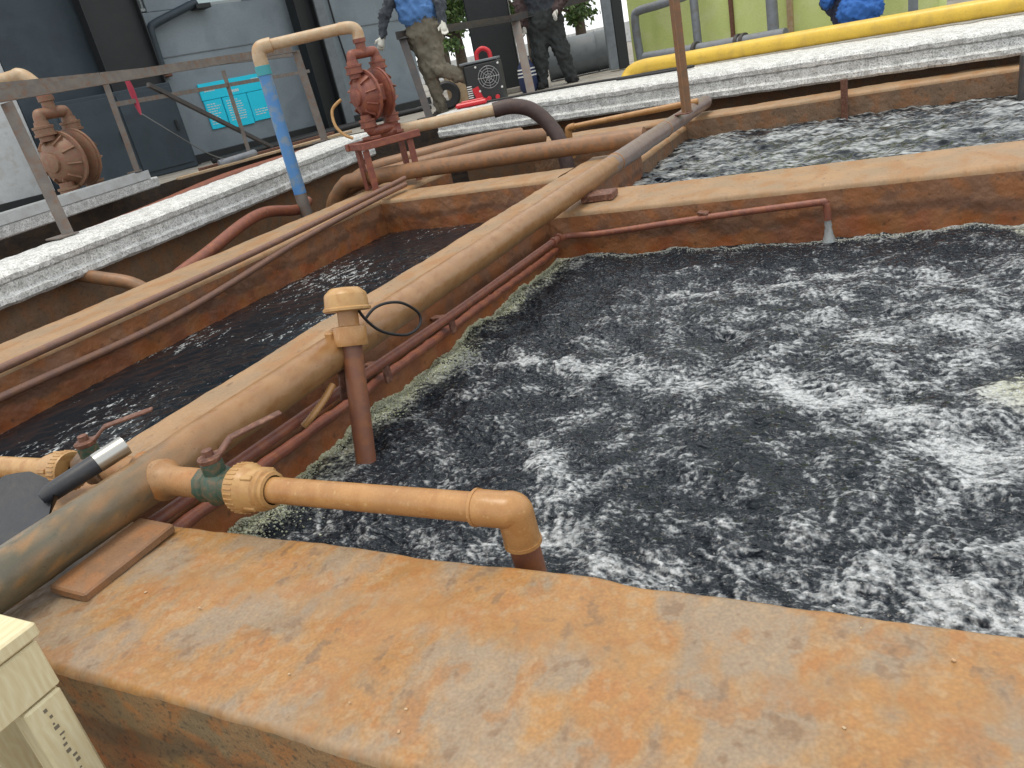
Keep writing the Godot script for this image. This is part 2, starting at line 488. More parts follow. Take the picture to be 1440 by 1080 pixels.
func water_mesh(x0: float, x1: float, z0: float, z1: float, y: float, res: float, m: Material, hfun: Callable) -> ArrayMesh:
	var nx := int((x1 - x0) / res)
	var nzz := int((z1 - z0) / res)
	var v := PackedVector3Array(); var uv := PackedVector2Array(); var nn := PackedVector3Array(); var ix := PackedInt32Array()
	var hs := PackedFloat32Array()
	hs.resize((nx + 1) * (nzz + 1))
	for j in nzz + 1:
		for i in nx + 1:
			hs[j * (nx + 1) + i] = hfun.call(x0 + (x1 - x0) * i / nx, z0 + (z1 - z0) * j / nzz)
	for j in nzz + 1:
		for i in nx + 1:
			var k := j * (nx + 1) + i
			v.append(Vector3(x0 + (x1 - x0) * i / nx, y + hs[k], z0 + (z1 - z0) * j / nzz))
			uv.append(Vector2(float(i) / nx, float(j) / nzz))
			var dx := hs[j * (nx + 1) + mini(i + 1, nx)] - hs[j * (nx + 1) + maxi(i - 1, 0)]
			var dz := hs[mini(j + 1, nzz) * (nx + 1) + i] - hs[maxi(j - 1, 0) * (nx + 1) + i]
			nn.append(Vector3(-dx, 2.0 * res, -dz).normalized())
	for j in nzz:
		for i in nx:
			var k := j * (nx + 1) + i
			ix.append_array([k, k + 1, k + nx + 1, k + 1, k + nx + 2, k + nx + 1])
	var a := []
	a.resize(Mesh.ARRAY_MAX)
	a[Mesh.ARRAY_VERTEX] = v; a[Mesh.ARRAY_NORMAL] = nn; a[Mesh.ARRAY_TEX_UV] = uv; a[Mesh.ARRAY_INDEX] = ix
	var am := ArrayMesh.new()
	am.add_surface_from_arrays(Mesh.PRIMITIVE_TRIANGLES, a)
	am.surface_set_material(0, m)
	return am

func seg_dist(p: Vector2, a: Vector2, b: Vector2) -> float:
	var t := clampf((p - a).dot(b - a) / (b - a).length_squared(), 0.0, 1.0)
	return p.distance_to(a + (b - a) * t)

const RX0 := -1.69
const RX1 := 1.02
const RZ0 := -3.64
const RZ1 := -0.90
var foam_c := PackedFloat32Array()   # coarse right-tank foam, LN x LN
const LN := 704
var streak := [Vector2(-1.5, -2.3), Vector2(-1.25, -2.28), Vector2(-0.977, -2.237), Vector2(-0.70, -2.13), Vector2(-0.4, -2.15), Vector2(-0.13, -2.0), Vector2(0.08, -1.86), Vector2(0.23, -1.745), Vector2(0.6, -1.6), Vector2(1.0, -1.5)]

func flow(p: Vector2, wn: FastNoiseLite) -> Vector2:
	var k := Vector2(-0.33, -1.60)
	var e := Vector2(-0.57, -2.56)
	var d := p - k
	var f := Vector2(-d.y, d.x) / (0.12 + d.length_squared())
	d = p - e
	f += Vector2(d.y, -d.x) / (0.06 + d.length_squared()) * 0.55
	f += Vector2(1.0, 0.25) * 0.5
	f += Vector2(wn.get_noise_2d(p.x, p.y), wn.get_noise_2d(p.x + 50.0, p.y)) * 2.2
	return f.normalized()

func foam_density(p: Vector2) -> float:
	var d := 0.495
	d += 0.13 * sstep(-1.2, 0.1, p.x)
	# dark, clear strip along the far left corner and behind the outlet
	d -= 0.30 * (1.0 - sstep(0.05, 0.42, minf(seg_dist(p, Vector2(-1.45, -2.75), Vector2(-1.15, -3.45)), seg_dist(p, Vector2(-1.15, -3.45), Vector2(0.15, -3.38)) * 1.3)))
	var s := 9.0
	for i in streak.size() - 1: s = minf(s, seg_dist(p, streak[i], streak[i + 1]))
	d += 0.36 * (1.0 - sstep(0.0, 0.10 if p.x < -0.3 else 0.14, s))
	d += 0.26 * (1.0 - sstep(0.0, 0.12, minf(seg_dist(p, Vector2(-0.15, -2.45), Vector2(0.2, -2.6)), seg_dist(p, Vector2(0.2, -2.6), Vector2(0.7, -2.45)))))
	d += 0.22 * (1.0 - sstep(0.0, 0.10, minf(seg_dist(p, Vector2(-1.05, -3.0), Vector2(-0.6, -2.98)), seg_dist(p, Vector2(-0.6, -2.98), Vector2(-0.2, -3.12)))))
	d += 0.24 * (1.0 - sstep(0.0, 0.10, minf(seg_dist(p, Vector2(-0.95, -1.75), Vector2(-0.8, -1.4)), seg_dist(p, Vector2(-0.8, -1.4), Vector2(-0.5, -1.15)))))
	d += 0.5 * (1.0 - sstep(0.04, 0.15, p.distance_to(Vector2(0.27, -2.08))))
	d -= 0.16 * (1.0 - sstep(0.1, 0.42, p.distance_to(Vector2(-0.35, -1.66))))
	d += 0.30 * (1.0 - sstep(0.03, 0.2, seg_dist(p, Vector2(0.0, -1.18), Vector2(0.5, -1.42))))
	d -= 0.10 * (1.0 - sstep(0.1, 0.5, p.distance_to(Vector2(-1.2, -1.9))))
	d -= 0.6 * (1.0 - sstep(0.012, 0.035, Vector2(p.x + 0.575, (p.y + 2.53) * 1.2).length()))
	d += 0.28 * (1.0 - sstep(0.02, 0.20, p.x - RX0 - 0.03))
	d += 0.12 * (1.0 - sstep(0.0, 0.06, p.y - RZ0 - 0.02))
	d += 0.35 * (1.0 - sstep(0.02, 0.1, p.distance_to(Vector2(0.42, -3.5))))
	return d

func right_water() -> void:
	var wn := nz(201, 1.6, 3)
	var n0 := bytes(nz(203, 0.15, 4), 512)
	var n2 := bytes(nz(205, 0.17, 4), 512)
	var n1 := bytes(nz(207, 0.022, 5), 512)
	foam_c.resize(LN * LN)
	var sx := (RX1 - RX0) / LN
	var sz := (RZ1 - RZ0) / LN
	# flow directions on a coarse lattice
	var FN := 88
	var fl := PackedVector2Array()
	var dn := PackedFloat32Array()
	for j in FN + 1:
		for i in FN + 1:
			var p := Vector2(RX0 + (RX1 - RX0) * i / FN, RZ0 + (RZ1 - RZ0) * j / FN)
			fl.append(flow(p, wn))
	for j in FN * 2 + 1:
		for i in FN * 2 + 1:
			dn.append(foam_density(Vector2(RX0 + (RX1 - RX0) * i / (FN * 2), RZ0 + (RZ1 - RZ0) * j / (FN * 2))))
	var fk := float(FN) / LN
	for j in LN:
		for i in LN:
			var px := float(i); var py := float(j)
			var acc := 0.0
			for t in 8:
				var ii := clampi(int(px * fk), 0, FN); var jj := clampi(int(py * fk), 0, FN)
				var d := fl[jj * (FN + 1) + ii]
				px += d.x * 2.3; py += d.y * 2.3
				acc += n0[(int(py) & 511) * 512 + (int(px) & 511)]
			var lic := (acc / (8.0 * 255.0) - 0.5) * 2.3 + 0.5
			var broad := n1[(j & 511) * 512 + ((i + int(lic * 8.0)) & 511)] / 255.0
			var di := mini(int(i * fk * 2.0), FN * 2); var dj := mini(int(j * fk * 2.0), FN * 2)
			var den := dn[dj * (FN * 2 + 1) + di]
			foam_c[j * LN + i] = (lic - 0.5) * 0.58 + (broad - 0.5) * 0.85 + (n2[(j & 511) * 512 + ((i + int(broad * 30.0)) & 511)] / 255.0 - 0.5) * 0.62 + den - 0.5
	# full-size maps
	var W := 1408
	var fine := bytes(nz(211, 0.11, 3), 512)
	var fine2 := bytes(nz(213, 0.30, 2), 512)
	var cel := FastNoiseLite.new()
	cel.noise_type = FastNoiseLite.TYPE_CELLULAR; cel.seed = 5; cel.frequency = 0.11
	cel.cellular_return_type = FastNoiseLite.RETURN_DISTANCE
	var cim := cel.get_seamless_image(512, 512)
	cim.convert(Image.FORMAT_L8)
	var bub := cim.get_data()
	var oa := PackedByteArray(); oa.resize(W * W * 3)
	var orr := PackedByteArray(); orr.resize(W * W)
	var dark := Color(0.012, 0.016, 0.022)
	var white := Color(0.50, 0.52, 0.53)
	for j in W:
		var fj := j * 0.5
		var j0 := mini(int(fj), LN - 2); var tj := fj - j0
		for i in W:
			var fi := i * 0.5
			var i0 := mini(int(fi), LN - 2); var ti := fi - i0
			var q := j0 * LN + i0
			var c := (foam_c[q] * (1 - ti) + foam_c[q + 1] * ti) * (1 - tj) + (foam_c[q + LN] * (1 - ti) + foam_c[q + LN + 1] * ti) * tj
			var h := (j & 511) * 512 + (i & 511)
			var h2 := ((j + 131) & 511) * 512 + ((i * 4 / 5) & 511)
			var fn := (fine[h2] / 255.0 - 0.5) * 0.66 + (fine2[h] / 255.0 - 0.5) * 0.34
			var t := c + fn
			var a := pow(clampf(t * 1.35 + 0.20, 0.0, 1.0), 1.8) * 0.55 + clampf(t * 2.0 - 0.12, 0.0, 1.0) * 0.45
			var film := clampf(a * 1.6 - 0.06, 0.0, 1.0)
			a = a * (0.62 + 0.62 * bub[h] / 255.0)
			var x := RX0 + (RX1 - RX0) * i / W
			var z := RZ0 + (RZ1 - RZ0) * j / W
			var yel := clampf(1.0 - (x - RX0 - 0.05) * 5.0, 0.0, 1.0)
			if x > 0.0: yel = maxf(yel, clampf(1.2 - Vector2(x - 0.30, z + 2.08).length() * 7.0, 0.0, 0.8))
			if z < -3.3 and x > 0.2: yel = maxf(yel, clampf(1.0 - Vector2(x - 0.46, z + 3.52).length() * 5.0, 0, 1))
			var k := dark.lerp(white.lerp(Color(0.44, 0.44, 0.27), yel * 0.8), clampf(a, 0, 1))
			k = k.linear_to_srgb()
			var o := (j * W + i) * 3
			oa[o] = clampi(int(k.r * 255), 0, 255); oa[o + 1] = clampi(int(k.g * 255), 0, 255); oa[o + 2] = clampi(int(k.b * 255), 0, 255)
			orr[j * W + i] = clampi(int((0.035 + 0.6 * film) * 255), 0, 255)
	var m := water_mat(Image.create_from_data(W, W, false, Image.FORMAT_RGB8, oa), Image.create_from_data(W, W, false, Image.FORMAT_L8, orr))
	var ni := nz(215, 0.075, 3).get_image(W * 6 / 10, W)
	ni.resize(W, W, Image.INTERPOLATE_CUBIC)
	ni.convert(Image.FORMAT_RGBA8)
	ni.bump_map_to_normal_map(7.0)
	m.normal_enabled = true
	m.normal_texture = ImageTexture.create_from_image(ni)
	m.normal_scale = 1.0
	var r1 := nz(221, 2.6, 3)
	var r2 := nz(223, 11.0, 2)
	var r3 := nz(227, 24.0, 2)
	var hf := func(x: float, z: float) -> float:
		var i := clampi(int((x - RX0) / (RX1 - RX0) * LN), 0, LN - 1)
		var j := clampi(int((z - RZ0) / (RZ1 - RZ0) * LN), 0, LN - 1)
		var c := foam_c[j * LN + i]
		var p := Vector2(x, z)
		var e := p.distance_to(Vector2(-0.575, -2.53))
		var lift := 0.018 * exp(-pow((e - 0.22) / 0.14, 2.0)) - 0.03 * exp(-e * e / 0.0012)
		var k := p.distance_to(Vector2(-0.35, -1.66))
		lift += 0.012 * exp(-k * k / 0.12)
		lift += 0.03 * exp(-p.distance_squared_to(Vector2(0.30, -2.08)) / 0.012)
		return r1.get_noise_2d(x, z) * 0.030 + r2.get_noise_2d(x * 0.8, z * 1.5) * 0.0075 + r3.get_noise_2d(x * 0.8, z * 1.6) * 0.0034 + lift + clampf(c + 0.05, 0.0, 0.4) * 0.012
	setting("water", water_mesh(RX0, RX1, RZ0, RZ1, WATER_Y, 0.0075, m, hf))
	# bubbles that stand proud: yellowish fringe along the wall, white heaps on the streaks
	var sp := SphereMesh.new()
	sp.radius = 1.0; sp.height = 2.0; sp.radial_segments = 8; sp.rings = 4
	var bm := StandardMaterial3D.new()
	bm.vertex_color_use_as_albedo = true
	bm.roughness = 0.65
	sp.material = bm
	var xf := []
	var cl := []
	var en := nz(231, 2.2, 3)
	for t in 26000:
		var z := rng.randf_range(-3.6, -0.95)
		var wdt := 0.02 + 0.075 * maxf(0.0, en.get_noise_1d(z * 1.3) + 0.42)
		if absf(z + 2.32) < 0.2: wdt += 0.11 * (1.0 - absf(z + 2.32) / 0.2)
		if z > -1.35: wdt += 0.10
		var x := RX0 + 0.02 + absf(rng.randfn(0.0, 0.55)) * wdt
		xf.append([x, z, 0.0008 + 0.0034 * pow(rng.randf(), 2.5)])
		cl.append(Color(0.30, 0.31, 0.17).lerp(Color(0.48, 0.50, 0.40), rng.randf()))
	for t in 2600:
		var z := -3.61 + absf(rng.randfn(0.0, 0.018))
		xf.append([rng.randf_range(-1.6, 0.9), z, rng.randf_range(0.0015, 0.004)])
		cl.append(Color(0.28, 0.29, 0.26))
	var tries := 0
	var got := 0
	while got < 1500 and tries < 400000:
		tries += 1
		var x := rng.randf_range(RX0, RX1 - 0.3)
		var z := rng.randf_range(RZ0, RZ1)
		var i := clampi(int((x - RX0) / (RX1 - RX0) * LN), 0, LN - 1)
		var j := clampi(int((z - RZ0) / (RZ1 - RZ0) * LN), 0, LN - 1)
		if foam_c[j * LN + i] < 0.42 + rng.randf() * 0.2: continue
		got += 1
		xf.append([x, z, rng.randf_range(0.0012, 0.0042)])
		cl.append(Color(0.38, 0.40, 0.41).lerp(Color(0.50, 0.52, 0.51), rng.randf()))
	var mm := MultiMesh.new()
	mm.transform_format = MultiMesh.TRANSFORM_3D
	mm.use_colors = true
	mm.mesh = sp
	mm.instance_count = xf.size()
	for t in xf.size():
		var a: Array = xf[t]
		var yy: float = WATER_Y + hf.call(a[0], a[1]) + a[2] * 0.1
		mm.set_instance_transform(t, Transform3D(Basis().scaled(Vector3(a[2], a[2] * 0.8, a[2])), Vector3(a[0], yy, a[1])))
		mm.set_instance_color(t, cl[t])
	var mi := MultiMeshInstance3D.new()
	mi.name = "foam_bubbles"
	mi.multimesh = mm
	add_child(mi)
	tag(mi, "pale foam bubbles floating on the churning black water of the large tank", "foam")
	mi.set_meta("kind", "stuff")

# plainer water sheets: streaks stretched along one axis
func side_water(x0: float, x1: float, z0: float, z1: float, y: float, sd: int, stx: float, stz: float, cover: float, gain: float, res: float, amp: float) -> void:
	var W := 512
	var H := 768
	var big := nz(sd, 1.0, 3)
	var med := nz(sd + 1, 1.0, 4)
	var fin := nz(sd + 2, 1.0, 2)
	var oa := PackedByteArray(); oa.resize(W * H * 3)
	var orr := PackedByteArray(); orr.resize(W * H)
	for j in H:
		for i in W:
			var x := x0 + (x1 - x0) * i / W
			var z := z0 + (z1 - z0) * j / H
			var c := big.get_noise_2d(x * 1.1, z * 1.1) * 0.42 + med.get_noise_2d(x * stx, z * stz) * 0.62 + fin.get_noise_2d(x * stx * 5.0, z * stz * 5.0) * 0.45 + cover
			var a := clampf(c * gain, 0.0, 1.0)
			var k := Color(0.010, 0.013, 0.017).lerp(Color(0.42, 0.44, 0.44), a)
			k = k.linear_to_srgb()
			var o := (j * W + i) * 3
			oa[o] = int(k.r * 255); oa[o + 1] = int(k.g * 255); oa[o + 2] = int(k.b * 255)
			orr[j * W + i] = int((0.06 + 0.6 * a) * 255)
	var m := water_mat(Image.create_from_data(W, H, false, Image.FORMAT_RGB8, oa), Image.create_from_data(W, H, false, Image.FORMAT_L8, orr))
	var r1 := nz(sd + 4, 3.0, 3)
	var r2 := nz(sd + 5, 12.0, 2)
	setting("water", water_mesh(x0, x1, z0, z1, y, res, m, func(x: float, z: float) -> float: return r1.get_noise_2d(x, z) * amp + r2.get_noise_2d(x, z * 1.3) * amp * 0.4))

# ------------------------------------------------------------------ people: smooth-min capsule field meshed by surface nets
func body_mesh(bones: Array, cell: float, b: MB, kk := 0.03, fold := 0.0) -> void:
	# bone: [a, b, ra, rb, colour]
	var lo := Vector3(1e9, 1e9, 1e9)
	var hi := -lo
	for q in bones:
		for e in 2:
			var r: float = maxf(q[2], q[3]) + cell * 3.0 + kk
			lo = lo.min(q[e] - Vector3.ONE * r); hi = hi.max(q[e] + Vector3.ONE * r)
	var nx := int((hi.x - lo.x) / cell) + 2
	var ny := int((hi.y - lo.y) / cell) + 2
	var nzc := int((hi.z - lo.z) / cell) + 2
	var f := PackedFloat32Array(); f.resize(nx * ny * nzc); f.fill(1.0)
	var ow := PackedInt32Array(); ow.resize(nx * ny * nzc)
	var best := PackedFloat32Array(); best.resize(nx * ny * nzc); best.fill(1.0)
	for qi in bones.size():
		var q: Array = bones[qi]
		var a: Vector3 = q[0]; var e: Vector3 = q[1]
		var r: float = maxf(q[2], q[3]) + cell * 2.0 + kk
		var l := (a.min(e) - Vector3.ONE * r - lo) / cell
		var h := (a.max(e) + Vector3.ONE * r - lo) / cell
		var ab := e - a
		var il := 1.0 / maxf(ab.length_squared(), 1e-9)
		for z in range(maxi(int(l.z), 0), mini(int(h.z) + 1, nzc)):
			for y in range(maxi(int(l.y), 0), mini(int(h.y) + 1, ny)):
				for x in range(maxi(int(l.x), 0), mini(int(h.x) + 1, nx)):
					var p := lo + Vector3(x, y, z) * cell
					var t := clampf((p - a).dot(ab) * il, 0.0, 1.0)
					var d: float = p.distance_to(a + ab * t) - lerpf(q[2], q[3], t)
					var k := (z * ny + y) * nx + x
					if d < best[k]: best[k] = d; ow[k] = qi
					var g := f[k]
					var hh := maxf(kk - absf(d - g), 0.0) / kk
					f[k] = minf(d, g) - hh * hh * kk * 0.25
	var id := {}
	var base := b.v.size()
	var st := [1, nx, nx * ny]
	for z in nzc - 1:
		for y in ny - 1:
			for x in nx - 1:
				var k := (z * ny + y) * nx + x
				var s0 := f[k] < 0.0
				var any := false
				for o in [1, nx, nx + 1, nx * ny, nx * ny + 1, nx * ny + nx, nx * ny + nx + 1]:
					if (f[k + o] < 0.0) != s0: any = true; break
				if not any: continue
				var sum := Vector3.ZERO
				var cnt := 0
				for ed in [[0, 0, 0, 0], [0, 1, 0, 0], [0, 0, 1, 0], [0, 1, 1, 0], [0, 0, 0, 1], [1, 0, 0, 1], [0, 0, 1, 1], [1, 0, 1, 1], [0, 0, 0, 2], [1, 0, 0, 2], [0, 1, 0, 2], [1, 1, 0, 2]]:
					var ax: int = ed[3]
					var ox := 0; var oy := 0; var oz := 0
					if ax == 0: oy = ed[1]; oz = ed[2]
					elif ax == 1: ox = ed[0]; oz = ed[2]
					else: ox = ed[0]; oy = ed[1]
					var k0 := k + ox + oy * nx + oz * nx * ny
					var v0 := f[k0]; var v1: float = f[k0 + st[ax]]
					if (v0 < 0.0) == (v1 < 0.0): continue
					var p := Vector3(x + ox, y + oy, z + oz)
					p[ax] += v0 / (v0 - v1)
					sum += p; cnt += 1
				if cnt == 0: continue
				id[k] = b.v.size()
				b.v.append(lo + sum / cnt * cell)
				var gx := f[k + 1] - f[k]; var gy := f[k + nx] - f[k]; var gz := f[k + nx * ny] - f[k]
				b.n.append(Vector3(gx, gy, gz).normalized())
				b.c.append(bones[ow[k]][4])
	for k in id.keys():
		for ax in 3:
			var s1: int = st[(ax + 1) % 3]; var s2: int = st[(ax + 2) % 3]
			if (f[k] < 0.0) == (f[k + st[ax]] < 0.0): continue
			if not (id.has(k - s1) and id.has(k - s2) and id.has(k - s1 - s2)): continue
			var q := [id[k], id[k - s1], id[k - s1 - s2], id[k - s2]]
			if f[k] < 0.0: b.tri(q[0], q[1], q[2]); b.tri(q[0], q[2], q[3])
			else: b.tri(q[0], q[2], q[1]); b.tri(q[0], q[3], q[2])
	if fold > 0.0:
		var fn := nz(881, 9.0, 2)
		for i in range(base, b.v.size()):
			var p := b.v[i]
			b.v[i] += b.n[i] * (fn.get_noise_3d(p.x * 1.3 + p.y * 0.5, p.y * 0.9, p.z * 1.3) * fold - absf(fn.get_noise_3d(p.x * 0.6, p.y * 2.2 + p.x, p.z * 0.6 + 5.0)) * fold)
	# smooth normals from the faces
	var acc := PackedVector3Array(); acc.resize(b.v.size())
	for i in range(0, b.ix.size(), 3):
		if b.ix[i] < base: continue
		var g := (b.v[b.ix[i + 2]] - b.v[b.ix[i]]).cross(b.v[b.ix[i + 1]] - b.v[b.ix[i]])
		if g.dot(b.n[b.ix[i]]) < 0.0: g = -g
		for e in 3: acc[b.ix[i + e]] += g
	for i in range(base, b.v.size()):
		if acc[i].length_squared() > 1e-18: b.n[i] = acc[i].normalized()

func hand_bones(wr: Vector3, dir: Vector3, side: Vector3, curl: Vector3, col: Color) -> Array:
	var r := []
	var palm := wr + dir * 0.085
	r.append([wr, palm, 0.028, 0.034, col])
	r.append([wr + dir * 0.05 + side * 0.02, palm + side * 0.022, 0.020, 0.020, col])
	for k in 4:
		var o := side * (-0.030 + 0.020 * k)
		var ln: float = [0.06, 0.075, 0.08, 0.07][k]
		var a := palm + o
		var e := a + (dir + curl * 0.35).normalized() * ln * 0.55
		r.append([a, e, 0.0105, 0.010, col])
		r.append([e, e + (dir + curl * 1.1).normalized() * ln * 0.5, 0.010, 0.0085, col])
	var t := wr + dir * 0.035 + side * 0.03
	var t2 := t + (dir + side * 1.1).normalized() * 0.04
	r.append([t, t2, 0.014, 0.012, col]); r.append([t2, t2 + (dir + side * 0.2 + curl * 0.5).normalized() * 0.035, 0.012, 0.009, col])
	return r

# J: joint name -> world position; cols: trousers, jacket, sleeve, hand, shoe, skin, hair
func person(label: String, J: Dictionary, cols: Dictionary, face: Vector3) -> void:
	var o := thing("person", label, "person", Vector3(J.hip.x, minf(J.la.y, J.ra.y) - 0.09, J.hip.z))
	var off := o.position
	var bn := []
	var side: Vector3 = (J.rs - J.ls).normalized()
	bn.append([J.lh, J.rh, 0.125, 0.125, cols.jacket if cols.has("long") else cols.trousers])
	bn.append([J.hip, J.hip.lerp(J.chest, 0.35), 0.145, 0.135, cols.jacket if cols.has("long") else cols.trousers])
	bn.append([J.hip.lerp(J.chest, 0.3), J.chest, 0.14, 0.15, cols.jacket])
	bn.append([J.hip.lerp(J.chest, 0.75) - side * 0.08, J.hip.lerp(J.chest, 0.75) + side * 0.08, 0.125, 0.125, cols.jacket])
	bn.append([J.ls, J.rs, 0.075, 0.075, cols.jacket])
	bn.append([J.chest, J.neck, 0.09, 0.055, cols.jacket])
	for s in ["l", "r"]:
		bn.append([J[s + "h"], J[s + "k"], 0.105, 0.078, cols.trousers])
		bn.append([J[s + "k"], J[s + "a"], 0.078, 0.062, cols.trousers])
		var toe: Vector3 = J[s + "t"]
		bn.append([J[s + "a"] + Vector3(0, -0.045, 0), toe, 0.05, 0.04, cols.shoe])
		bn.append([J[s + "s"], J[s + "e"], 0.07, 0.056, cols.sleeve])
		bn.append([J[s + "e"], J[s + "w"], 0.055, 0.042, cols.sleeve])
	var b := MB.new()
	var bulk: float = cols.get("bulk", 1.0)
	for q in bn:
		q[0] -= off; q[1] -= off; q[2] *= bulk; q[3] *= bulk
	body_mesh(bn, 0.020, b, 0.04, 0.030)
	var hb := []
	for s in ["l", "r"]:
		var d: Vector3 = (J[s + "w"] - J[s + "e"]).normalized()
		var sd := face - d * face.dot(d)
		hb = hand_bones(J[s + "w"] - off, d, sd.normalized(), d.cross(sd).normalized() * (1.0 if s == "l" else -1.0), cols.hand)
		body_mesh(hb, 0.0065, b, 0.008)
	# head: skull, jaw, nose, ears, neck
	var hd: Vector3 = J.head - off
	var up: Vector3 = (J.head - J.neck).normalized()
	var fr := (face - up * face.dot(up)).normalized()
	var sdv := up.cross(fr)
	var sk: Color = cols.skin
	var hx := [[J.neck - off - up * 0.03, hd - up * 0.06, 0.056, 0.054, sk], [hd + up * 0.03 - fr * 0.012, hd + up * 0.035 + fr * 0.012, 0.088, 0.084, sk], [hd - up * 0.03 + fr * 0.03, hd - up * 0.075 + fr * 0.045, 0.062, 0.038, sk],
		[hd + fr * 0.092 + up * 0.01, hd + fr * 0.104 - up * 0.025, 0.008, 0.014, sk], [hd + sdv * 0.084 - up * 0.005, hd + sdv * 0.087 - up * 0.035, 0.014, 0.010, sk], [hd - sdv * 0.084 - up * 0.005, hd - sdv * 0.087 - up * 0.035, 0.014, 0.010, sk],
		[hd + fr * 0.078 - up * 0.062 - sdv * 0.018, hd + fr * 0.078 - up * 0.062 + sdv * 0.018, 0.009, 0.009, Color(0.25, 0.09, 0.07)],
		[hd + fr * 0.082 + up * 0.018 - sdv * 0.032, hd + fr * 0.083 + up * 0.018 - sdv * 0.030, 0.010, 0.010, Color(0.03, 0.02, 0.02)], [hd + fr * 0.082 + up * 0.018 + sdv * 0.032, hd + fr * 0.083 + up * 0.018 + sdv * 0.030, 0.010, 0.010, Color(0.03, 0.02, 0.02)]]
	body_mesh(hx, 0.011, b, 0.014)
	var m := StandardMaterial3D.new()
	m.vertex_color_use_as_albedo = true
	m.roughness = 0.85
	part(o, "body", b, m)
	var hh := MB.new()
	body_mesh([[hd + up * 0.06 - fr * 0.03, hd + up * 0.065 + fr * 0.015, 0.086, 0.078, cols.hair], [hd - fr * 0.05 + up * 0.02, hd - fr * 0.05 - up * 0.02, 0.065, 0.055, cols.hair]], 0.012, hh, 0.02)
	part(o, "hair", hh, m)
	if cols.has("vest"):
		var vb := MB.new()
		var c0: Vector3 = J.hip.lerp(J.chest, 0.5) - off
		var c1: Vector3 = J.chest - off
		body_mesh([[c0 - side * 0.06, c1 - side * 0.09, 0.178, 0.165, cols.vest], [c0, c1, 0.19, 0.178, cols.vest], [c0 + side * 0.06, c1 + side * 0.09, 0.178, 0.165, cols.vest]], 0.02, vb, 0.03, 0.030)
		part(o, "vest", vb, m)

# ------------------------------------------------------------------ fittings
func ball_valve(called: String, label: String, at: Vector3, axis: Vector3, hd: Vector3, body_m: Material, sc := 1.0) -> void:
	var o := thing(called, label, "valve", at)
	var b := MB.new()
	lathe(b, -axis * 0.052 * sc, axis, [Vector2(0, 0), Vector2(0.036, 0), Vector2(0.039, 0.003), Vector2(0.039, 0.022), Vector2(0.036, 0.026), Vector2(0.043, 0.04), Vector2(0.045, 0.052), Vector2(0.043, 0.064), Vector2(0.036, 0.078), Vector2(0.039, 0.082), Vector2(0.039, 0.101), Vector2(0.036, 0.104), Vector2(0, 0.104)].map(func(p): return p * sc), 8)
	part(o, "valve_body", b, body_m)
	b = MB.new()
	lathe(b, Vector3(0, 0.030, 0) * sc, Vector3.UP, [Vector2(0, 0), Vector2(0.024, 0), Vector2(0.024, 0.030), Vector2(0.020, 0.034), Vector2(0, 0.034)].map(func(p): return p * sc), 14)
	part(o, "stem_collar", b, M.valve)
	b = MB.new()
	lathe(b, Vector3(0, 0.062, 0) * sc, Vector3.UP, [Vector2(0, 0), Vector2(0.024, 0), Vector2(0.026, 0.004), Vector2(0.026, 0.010), Vector2(0.012, 0.012), Vector2(0.012, 0.026), Vector2(0.008, 0.028), Vector2(0, 0.028)].map(func(p): return p * sc), 12)
	part(o, "stem_nut", b, M.rust)
	b = MB.new()
	var h0 := Vector3(0, 0.072, 0) * sc
	var up := Vector3.UP
	var pts := [h0 - hd * 0.02, h0 + hd * 0.025, h0 + hd * 0.055 + up * 0.022, h0 + hd * 0.17 + up * 0.030]
	var sd := hd.cross(up).normalized()
	for i in 3:
		var a: Vector3 = pts[i]; var e: Vector3 = pts[i + 1]
		var d := (e - a).normalized()
		box(b, (a + e) * 0.5, Vector3((e - a).length() + 0.003, 0.007, 0.026 if i < 2 else 0.022), Basis(d, sd.cross(d), sd), 0.002)
	part(o, "lever", b, M.rust)

func union_nut(b: MB, a: Vector3, axis: Vector3, r: float) -> void:
	lathe(b, a, axis, [Vector2(r * 0.5, 0), Vector2(r * 1.62, 0), Vector2(r * 1.7, 0.004), Vector2(r * 1.7, 0.030), Vector2(r * 1.55, 0.038), Vector2(r * 1.5, 0.046), Vector2(r * 1.5, 0.070), Vector2(r * 1.38, 0.074), Vector2(r * 1.38, 0.082), Vector2(r * 1.22, 0.085), Vector2(r * 1.22, 0.094), Vector2(r, 0.096)], 28)
	var u := perp(axis); var w := axis.cross(u)
	for k in 30:
		var t := TAU * k / 30.0
		var rad := u * cos(t) + w * sin(t)
		box(b, a + axis * 0.017 + rad * r * 1.7, Vector3(0.024, 0.004, 0.004), Basis(axis, rad, axis.cross(rad)), 0.001)
	for k in 4:
		var t := TAU * k / 4.0 + 0.5
		var rad := u * cos(t) + w * sin(t)
		box(b, a + axis * 0.056 + rad * r * 1.52, Vector3(0.030, 0.006, 0.012), Basis(axis, rad, axis.cross(rad)), 0.002)

